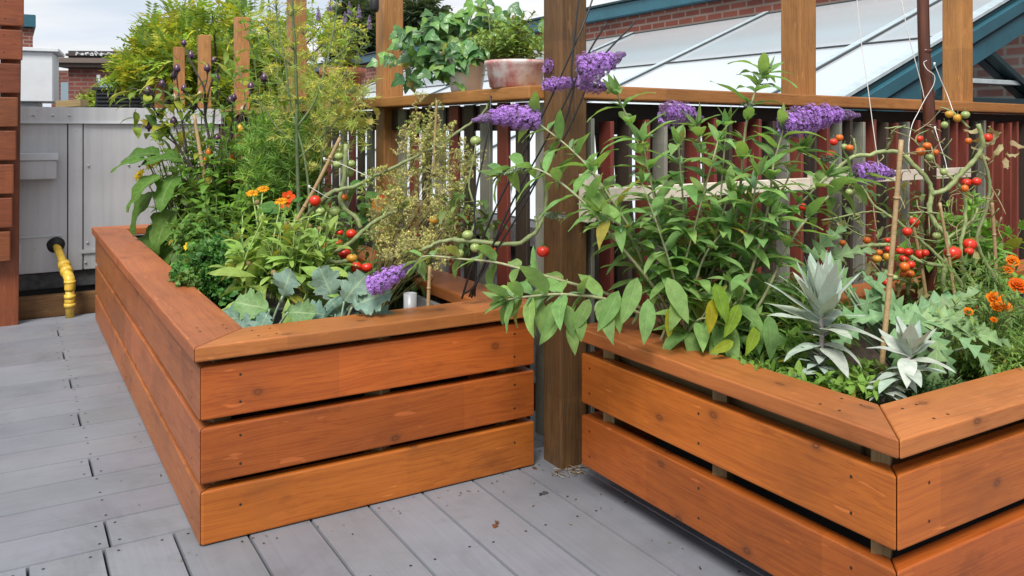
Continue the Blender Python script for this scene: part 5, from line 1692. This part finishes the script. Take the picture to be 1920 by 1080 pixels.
# dill gone to seed
t = plant('dill', LP(.72, .6, .37), 'dill gone to seed in a tan cloud in front of the railing', 'herb')
st, hd = MB(), MB()
b0 = LP(.66, .55, .4)
DC = [(.66, .62, .24), (.74, .68, .30), (.58, .62, .20), (.52, .62, .20), (.64, .50, .22)]
for (cx, cy, rx, ry, d, cnt) in ((775, 425, 80, 75, 2.75, 90), (800, 300, 62, 60, 2.8, 46), (850, 320, 40, 80, 2.7, 36), (720, 370, 35, 50, 2.8, 26), (790, 230, 34, 40, 2.85, 18), (850, 400, 35, 70, 2.65, 26), (775, 480, 60, 35, 2.62, 24)):
    for i in range(cnt):
        p = pxr(cx, cy, rx, ry, d, .1)
        if i % 3 == 0:
            tube(st, spline([b0 + rdir() * .04, (b0 * .45 + p * .55) + rdir() * .03, p], 4), .0018, .0009, 4, (.30, .27, .12), cap=False)
        umbel(st, hd, p, rdir(-.1), rnd.uniform(.022, .04), 13, 8, (.44, .40, .18), DC if rnd.random() < .7 else [(.32, .42, .12), (.38, .45, .13)], .0033, .0008)
st.build('stem', M['stem'], t)
hd.build('seed_heads', M['thread'], t)

# ---------------------------------------------------------------- RAIL POTS
def pot(p, prof, mat, name, label, sx=1.0, sy=1.0, rot=0.0, ns=28):
    m = MB()
    lathe(m, p, prof, ns, sx=sx, sy=sy, rot=rot)
    o = m.build(name, mat, smooth=ns > 8, origin=p)
    return tag(o, label, 'plant pot', 'plant pots on the railing')


def rail_pt(px, side=0.0, z=1.1285):
    r = (px - CX) / F
    tt = (O0[0] - r * O0[1]) / (B[1] * r - B[0])
    return O0 + B * tt + A * (side - .02) + UP * z


pc = rail_pt(884)
pot(pc, [(.05, 0), (.056, .003), (.075, .115), (.082, .117), (.083, .13), (.076, .13), (.07, .11), (.05, .10), (.001, .10)], M['white_pot'], 'flower_pot', 'white round pot with trailing ivy on the rail', 1, 1)
pk = rail_pt(977)
pot(pk, [(.078, 0), (.085, .004), (.096, .07), (.103, .078), (.102, .088), (.094, .087), (.085, .07), (.001, .07)], M['pink_pot'], 'planter_bowl', 'worn pink and white bowl with herbs on the rail')
pt = rail_pt(650)
pot(pt, [(.07, 0), (.075, .004), (.098, .12), (.112, .121), (.115, .165), (.105, .166), (.095, .13), (.001, .13)], M['terracotta'], 'flower_pot', 'terracotta pot with violet flowered plant on the rail')

t = plant('ivy', pc + UP * .1, 'dark green trailing ivy in the white pot', 'plant')
st, lf = MB(), MB()
c0 = pc + UP * .11
IV = [(.06, .165, .05), (.085, .22, .06), (.12, .28, .065), (.17, .33, .06)]
for (pts) in ([(880, 95), (850, 60), (810, 55), (775, 75), (755, 100)], [(870, 95), (840, 90), (805, 95), (790, 130), (800, 165)], [(885, 95), (870, 60), (840, 40), (800, 40)], [(880, 95), (850, 85), (825, 110), (820, 150)], [(890, 95), (880, 50), (890, 20), (905, 5)], [(890, 95), (910, 60), (925, 35), (950, 20)],
             [(875, 95), (830, 70), (780, 60), (745, 65)], [(885, 95), (850, 100), (860, 130), (855, 160)], [(890, 95), (905, 75), (935, 60), (960, 45)], [(880, 95), (850, 30), (830, 50), (795, 80)], [(885, 95), (860, 75), (840, 120), (835, 140)], [(860, 90), (800, 110), (770, 108), (715, 112)], [(890, 95), (925, 92), (955, 125)], [(885, 92), (862, 108), (868, 138)], [(890, 95), (825, 60), (775, 125), (768, 165)], [(890, 90), (915, 75), (905, 115)], [(890, 95), (930, 60), (985, 62), (1015, 95)], [(890, 90), (940, 85), (985, 108)], [(895, 90), (950, 45), (1005, 45)], [(890, 95), (905, 85), (915, 130)]):
    q = np.array(spline(PL([(x, y, 3.02 + rnd.uniform(-.06, .05)) for x, y in pts]), 5))
    tube(st, q, .0022, .0014, 4, (.1, .085, .05))
    k = 13
    for i in range(k):
        x = (i + .5) / k * (len(q) - 1)
        j = int(x)
        p = q[j]
        for r_ in range(2):
            o = rdir(-.4)
            o[1] -= .3
            e = p + o * rnd.uniform(.012, .035)
            L = rnd.uniform(.042, .068)
            d = unit(np.array([o[0], o[1] * .5, -.55 + rnd.uniform(-.3, .5)]))
            leaf(lf, e, d, unit(np.array([rnd.uniform(-.5, .5), -.9, .6])), L, L * .95, 'ivy', IV[rnd.randrange(4)] if rnd.random() < .97 else (.3, .3, .03), .5, .15, .03, 9)
st.build('stem', M['stem'], t)
lf.build('foliage', M['leaf_glossy'], t)

t = plant('marjoram', pk + UP * .08, 'light green bushy herb in the pink bowl', 'herb')
st, lf = clump(pk + UP * .07, .16, .19, 44, .036, .018, 'ovate', (.24, .37, .07), (.22, .2, .08), 7, r=.0014, bend=.6)
leafy(st, lf, PL([(925, 190, 2.75), (920, 120, 2.75), (918, 50, 2.75), (910, 0, 2.75)]), .003, .002, 6, .05, .02, 'tom', (.17, .24, .06), TS)
leafy(st, lf, PL([(960, 170, 2.72), (955, 100, 2.72), (975, 55, 2.72), (1000, 25, 2.72)]), .003, .0015, 7, .05, .02, 'ovate', (.14, .2, .06), TS)
st.build('stem', M['stem'], t)
lf.build('foliage', M['leaf'], t)

t = plant('anise_hyssop', pt + UP * .13, 'leafy plant with thin violet flower spikes in the terracotta pot', 'herb')
st, lf = clump(pt + UP * .12, .22, .36, 16, .06, .032, 'ovate', (.30, .38, .06), (.26, .26, .1), 5, r=.002, bend=.8)
for (px, py) in ((597, 20), (647, 30), (673, 16), (693, 36), (620, 8), (655, 10)):
    p0, p1 = P(px, py + 18, 4.0), P(px, py - 8, 4.0)
    tube(st, spline([pt + UP * .2, (pt + UP * .25 + p0) / 2 + np.array([.02, 0, 0]), p0], 4), .002, .0015, 4, (.2, .22, .08))
    m = MB()
    panicle(m, p0, p1, .011, .5, None, (.22, .17, .27), (.27, .20, .42))
    m.build('flower', M['petal'], t)
st.build('stem', M['stem'], t)
lf.build('foliage', M['leaf'], t)

# ---------------------------------------------------------------- RIGHT PLANTER LOW PLANTS
t = plant('cardoon', RP(.62, .40, .345), 'grey green cardoon with deeply cut leaves in front of the bamboo pole', 'plant')
st, lf = MB(), MB()
CA = (.19, .33, .15)
for (px, py, dx, dz, L, W, d) in ((1690, 600, .9, .3, .18, .085, 2.0), (1700, 605, -.4, .9, .15, .07, 2.08), (1745, 600, .95, .15, .17, .085, 1.98), (1660, 605, -.2, .9, .15, .06, 2.1), (1720, 610, .1, -.9, .12, .055, 1.95), (1650, 575, .95, .25, .13, .055, 2.12), (1760, 640, .5, -.7, .11, .05, 1.92),
                               (1800, 620, .9, .1, .14, .07, 1.95), (1640, 600, -.8, .5, .14, .06, 2.1), (1740, 590, .6, .6, .14, .07, 2.1), (1590, 540, -.3, .9, .13, .055, 2.15), (1560, 500, -.5, .7, .12, .05, 2.15), (1680, 640, .0, -.8, .11, .05, 1.95), (1530, 470, .4, .8, .12, .06, 2.2), (1700, 590, -.9, .3, .15, .06, 2.05), (1780, 600, .3, .9, .13, .06, 2.12), (1820, 650, .6, -.5, .12, .05, 1.9), (1620, 580, .2, .9, .13, .05, 2.1), (1600, 620, -.7, -.2, .11, .05, 2.05), (1720, 580, .8, .7, .15, .06, 2.15), (1755, 660, -.2, -.8, .12, .05, 1.9), (1560, 480, .8, .5, .13, .06, 2.25), (1500, 500, -.7, .6, .12, .05, 2.2)):
    p = P(px, py, d)
    bs = RP(.62, .42, .36)
    tube(st, spline([bs, (bs + p) / 2 + UP * .01, p], 4), .004, .003, 5, (.3, .4, .25))
    leaf(lf, p - unit(np.array([dx, -.2, dz])) * .03, (dx, -.35, dz), (-.1, -.8, 1), L * 1.15, W * 1.1, 'cut', CA, .9, .3, .05, 33, 0, .2)
st.build('stem', M['stem'], t)
lf.build('foliage', M['leaf_kale'], t)

for (nm, a, b_, sp, h, k, L, W, pf, c, lab, nd, mt) in (
    ('thyme', .44, .23, .10, .12, 130, .012, .006, 'ovate', (.065, .16, .045), 'dense dark green thyme tucked in the planter corner', 14, 'leaf'),
    ('savory', .70, .22, .15, .20, 80, .034, .009, 'lance', (.21, .36, .07), 'fine leaved light green savory spilling over the front cap', 12, 'leaf'),
    ('savory', .98, .26, .17, .24, 100, .032, .008, 'lance', (.18, .34, .075), 'bushy fine leaved savory beneath the marigolds', 14, 'leaf'),
    ('tarragon', .42, .55, .15, .24, 60, .055, .012, 'lance', (.20, .37, .06), 'bright green narrow leaved tarragon behind the tall silver sage', 11, 'leaf'),
    ('rocket', 1.30, .62, .24, .46, 36, .10, .05, 'ovate', (.19, .39, .055), 'broad leaved light green plant at the far end behind the marigolds', 7, 'leaf'),
    ('chickweed', .72, .80, .2, .22, 50, .05, .024, 'ovate', (.15, .29, .07), 'low tangled green weeds below the hanging tomatoes', 8, 'leaf'),
    ('chickweed', .26, .40, .20, .14, 110, .045, .022, 'ovate', (.18, .33, .05), 'short green weeds at the foot of the butterfly bush', 6, 'leaf'),
    ('sorrel', .46, .74, .16, .24, 26, .10, .04, 'ovate', (.14, .30, .06), 'leafy green sorrel between butterfly bush and bamboo cane', 6, 'leaf'),
):
    base = RP(a, b_, .345)
    t = plant(nm, base, lab, 'herb')
    st, lf = clump(base, sp, h, k, L, W, pf, c, (.17, .24, .07), nd, bend=.6, r=.0016, start=.15)
    st.build('stem', M['stem'], t)
    lf.build('foliage', M[mt], t)

# marigolds
t = plant('marigold', RP(1.0, .42, .345), 'marigold with ruffled orange flowers and fine green leaves', 'plant')
st, lf = MB(), MB()
for i in range(150):
    p = pxr(*((1850, 610, 90, 60, 2.05, .14) if i % 2 else (1840, 540, 80, 50, 2.25, .12)))
    b0 = RP(1.0, .42, .36)
    if i % 3 == 0: tube(st, spline([b0 + rdir() * .06, (b0 + p) / 2 + rdir() * .03, p], 4), .002, .001, 4, (.2, .28, .1))
    d = rdir(-.2)
    for k in range(6):
        s = perp(d)
        leaf(lf, p + d * .007 * k, s + d * .6, UP, .028, .006, 'lance', [(.13, .24, .06), (.19, .3, .07)][rnd.randrange(2)], .4, .2, 0, 4)
for (px, py, r, d) in ((1866, 562, 18, 2.02), (1883, 576, 15, 2.0), (1908, 537, 19, 2.1), (1898, 490, 14, 2.3), (1890, 506, 10, 2.3), (1815, 585, 10, 2.0), (1863, 600, 7, 1.98), (1868, 576, 12, 1.99)):
    m = MB()
    flower_pom(m, P(px, py, d), unit(np.array([-.1, -.65, .75])), r / F * d, (.88, .25, .01) if rnd.random() < .75 else (.75, .15, .01))
    m.build('flower', M['petal'], t)
st.build('stem', M['stem'], t)
lf.build('foliage', M['leaf'], t)

# ---------------------------------------------------------------- CANES, POLE, STRINGS, HOSES
def cane(pts, r0, r1, label, nodes, ht=.0012):
    m = MB()
    q = np.array(spline(pts, 10))
    tube(m, q, r0, r1, 10, (1, 1, 1))
    for u in nodes:
        x = u * (len(q) - 1)
        j = min(int(x), len(q) - 2)
        p = q[j] + (q[j + 1] - q[j]) * (x - j)
        tg = unit(q[j + 1] - q[j])
        tube(m, [p - tg * .003, p, p + tg * .003], r0 * 1.16, r0 * 1.1, 10)
    o = m.build('bamboo_cane', M['stake'], origin=pts[0])
    return tag(o, label, 'cane', 'thin bamboo plant canes')


cane(PL([(541, 440, 2.72), (592, 350, 2.72), (638, 258, 2.72)]), .0068, .0058, 'leaning bamboo cane tied with string to the tomato stem', (.3, .8))
cane(PL([(1652, 700, 1.98), (1672, 480, 1.98), (1690, 262, 1.98)]), .0068, .0055, 'upright bamboo cane beside the tall silver sage', (.42, .75, .15))
cane(PL([(1741, 590, 2.42), (1728, 500, 2.42), (1708, 405, 2.42)]), .0052, .0045, 'thin bamboo cane behind the hanging tomato cluster', (.5,))
cane(PL([(1795, 590, 2.3), (1782, 500, 2.3), (1762, 380, 2.3)]), .0048, .004, 'thin bamboo cane between the tomato stems', (.6,))
cane(PL([(1868, 520, 2.5), (1864, 440, 2.5), (1860, 380, 2.5)]), .0055, .005, 'short bamboo cane behind the marigolds', (.5,))
cane(PL([(802, 590, 2.45), (804, 540, 2.45), (806, 500, 2.45)]), .0055, .005, 'short bamboo cane standing by the grey pipe end', (.5,))
cane(PL([(813, 330, 2.72), (816, 250, 2.72), (819, 188, 2.72)]), .005, .004, 'slim bamboo cane in front of the railing amid dill', (.4,))
cane(PL([(412, 480, 3.82), (385, 340, 3.82), (364, 215, 3.82)]), .010, .008, 'tan cane supporting the dark stemmed pepper plant', (.3, .7))

t = empty('bamboo_pole', P(1746, 610, 2.58))
tag(t, 'tall dark brown bamboo pole standing among the tomatoes', 'pole')
bp = PL([(1748, 640, 2.58), (1745, 500, 2.58), (1743, 235, 2.58), (1733, 95, 2.58), (1728, -140, 2.58)])
q = np.array(spline(bp, 14))
m = MB()
tube(m, q, .0185, .0172, 18)
m.build('culm', M['culm'], t)
for py, px in ((477, 1746), (236, 1743.5), (96, 1735), (-60, 1730)):
    p = P(px, py, 2.58)
    m = MB()
    tube(m, [p - UP * .005, p - UP * .002, p + UP * .001, p + UP * .005], .0192, .0195, 18)
    m.build('node_ring', M['culm'], t)

for pts, lab in (
    ([(1604, -30, 2.5), (1615, 80, 2.48), (1628, 170, 2.46), (1640, 260, 2.44), (1652, 340, 2.42)], 'white string hanging in front of the skylight near the purple flowers'),
    ([(1738, 113, 2.55), (1732, 118, 2.555), (1738, 130, 2.55), (1752, 142, 2.55), (1750, 160, 2.55), (1735, 185, 2.55), (1722, 210, 2.52), (1710, 235, 2.48), (1704, 270, 2.44), (1705, 300, 2.42)], 'white string wound round the dark bamboo pole'),
    ([(1752, 120, 2.55), (1764, 150, 2.55), (1775, 175, 2.55), (1784, 200, 2.5), (1788, 212, 2.44)], 'white string from the bamboo pole to yellow tomatoes'),
    ([(1685, -30, 2.52), (1700, 50, 2.5), (1715, 110, 2.5), (1728, 160, 2.5), (1733, 185, 2.5)], 'faint white string slanting down beside the bamboo pole'),
    ([(1753, 240, 2.5), (1762, 270, 2.46), (1772, 300, 2.44), (1776, 320, 2.42)], 'short white string below the bamboo pole node'),
    ([(608, 298, 2.71), (640, 308, 2.73), (693, 332, 2.74)], 'white string from the leaning cane to the thick tomato stem'),
    ([(580, 350, 2.71), (600, 362, 2.72), (618, 372, 2.74)], 'short white string tied low on the leaning cane'),
):
    m = MB()
    q = spline(PL(pts), 6)
    tube(m, q, .0012, ns=5)
    p = q[-1] if 'wound' in lab else q[0]
    tube(m, [p + UP * .005, p, p - UP * .006], .0035, .003, 6)
    tag(m.build('string', M['string'], origin=q[0]), lab, 'string', 'white plant strings')

for pts, lab in (
    ([(866, 560, 2.47), (885, 500, 2.45), (925, 400, 2.42), (975, 300, 2.4), (1030, 190, 2.38), (1075, 90, 2.38), (1100, 30, 2.4), (1117, -20, 2.42)], 'black hose running up past the corner post to the top'),
    ([(884, 558, 2.47), (905, 505, 2.44), (960, 400, 2.4), (1040, 290, 2.36), (1085, 200, 2.36), (1120, 120, 2.36), (1190, 42, 2.36)], 'black hose whose free end points over the skylight'),
    ([(880, 556, 2.46), (915, 480, 2.42), (960, 380, 2.4), (1020, 270, 2.37), (1070, 170, 2.36), (1100, 105, 2.36), (1138, 42, 2.36)], 'black hose ending beside the big purple flower'),
    ([(890, 556, 2.46), (893, 480, 2.46), (890, 380, 2.48), (905, 300, 2.5), (917, 230, 2.52), (921, 180, 2.55)], 'black hose rising straight to the tomato stem tip'),
    ([(868, 552, 2.46), (890, 535, 2.44), (930, 470, 2.42), (985, 380, 2.38), (1050, 250, 2.36), (1075, 170, 2.36), (1072, 130, 2.36), (1085, 0, 2.38), (1094, -40, 2.4)], 'black hose crossing in front of the corner post'),
):
    m = MB()
    q = spline(PL(pts), 7)
    tube(m, q, .0031, .0026, 6)
    tag(m.build('garden_hose', M['hose'], origin=q[0]), lab, 'hose', 'black irrigation hoses')

# ---------------------------------------------------------------- small litter on the deck
for (px, py, r, c, lab) in ((930, 986, .012, (.22, .07, .02), 'curled brown dead leaf lying on the grey deck boards'), (1003, 880, .008, (.2, .1, .04), 'crumpled tiny dead leaf at the planter foot'),
                            (1018, 927, .01, (.03, .03, .03), 'dark shrivelled leaf on the deck before the post')):
    d = F / (py - HY)
    m = MB()
    p = P(px, py, d) + UP * .003
    for k in range(3): leaf(m, p + rdir(0) * .004, (rnd.uniform(-1, 1), rnd.uniform(-1, 1), .15), UP, r * 1.3, r * .9, 'ovate', c, .8, .3, .1, 5)
    tag(m.build('dead_leaf', M['leaf'], origin=p), lab, 'leaf')
m = MB()
for i in range(60):
    a = rnd.uniform(0, 6.28)
    p = O0 - A * rnd.uniform(.02, .1) - B * rnd.uniform(.05, .11) + A * rnd.uniform(0, .12) + UP * .004
    e = p + np.array([math.cos(a), math.sin(a), .1]) * rnd.uniform(.008, .04)
    tube(m, [p, e], .0014, .0008, 4, [(.3, .22, .12), (.12, .07, .04), (.4, .36, .28)][rnd.randrange(3)])
tag(m.build('debris', M['stem']), 'dry twigs and crumbs at the foot of the corner post', 'debris', kind='stuff')

m = MB()
def crumb(p, r, c):
    for k in range(2): leaf(m, p + rdir(0) * r * .3, (rnd.uniform(-1, 1), rnd.uniform(-1, 1), .2), UP, r * 2, r * 1.3, 'ovate', c, .7, .3, .1, 3)
for i in range(80):
    k = rnd.random()
    e = abs(rnd.gauss(0, .05)) + .006
    if k < .45: p = LP(rnd.uniform(-.05, 1.0), -e)
    elif k < .7: p = LP(-e, rnd.uniform(0, 2.7))
    elif k < .9: p = RP(-e + .03, rnd.uniform(.1, 1.0))
    else: p = LP(rnd.uniform(-1.2, 1.1), rnd.uniform(-1.0, -.1))
    crumb(p + UP * .002, rnd.uniform(.0012, .0036), [(.05, .035, .02), (.12, .07, .03), (.3, .25, .16), (.08, .1, .03), (.3, .17, .45)][min(4, int(rnd.random() * 4.3))])
tag(m.build('litter', M['leaf']), 'soil crumbs and leaf bits scattered over the deck along the planters', 'litter', kind='stuff')

# ================================================================ RENDER SETTINGS
sc.view_settings.view_transform = 'Standard'
sc.view_settings.look = 'None'
sc.view_settings.exposure = 0.6
sc.view_settings.gamma = 1.0
sc.view_settings.use_curve_mapping = False
sc.cycles.use_denoising = True
try: sc.cycles.denoiser = 'OPENIMAGEDENOISE'
except Exception: pass
sc.cycles.max_bounces = 6
sc.cycles.diffuse_bounces = 3
sc.cycles.glossy_bounces = 3
sc.cycles.transmission_bounces = 3
sc.cycles.transparent_max_bounces = 4
sc.cycles.caustics_reflective = False
sc.cycles.caustics_refractive = False
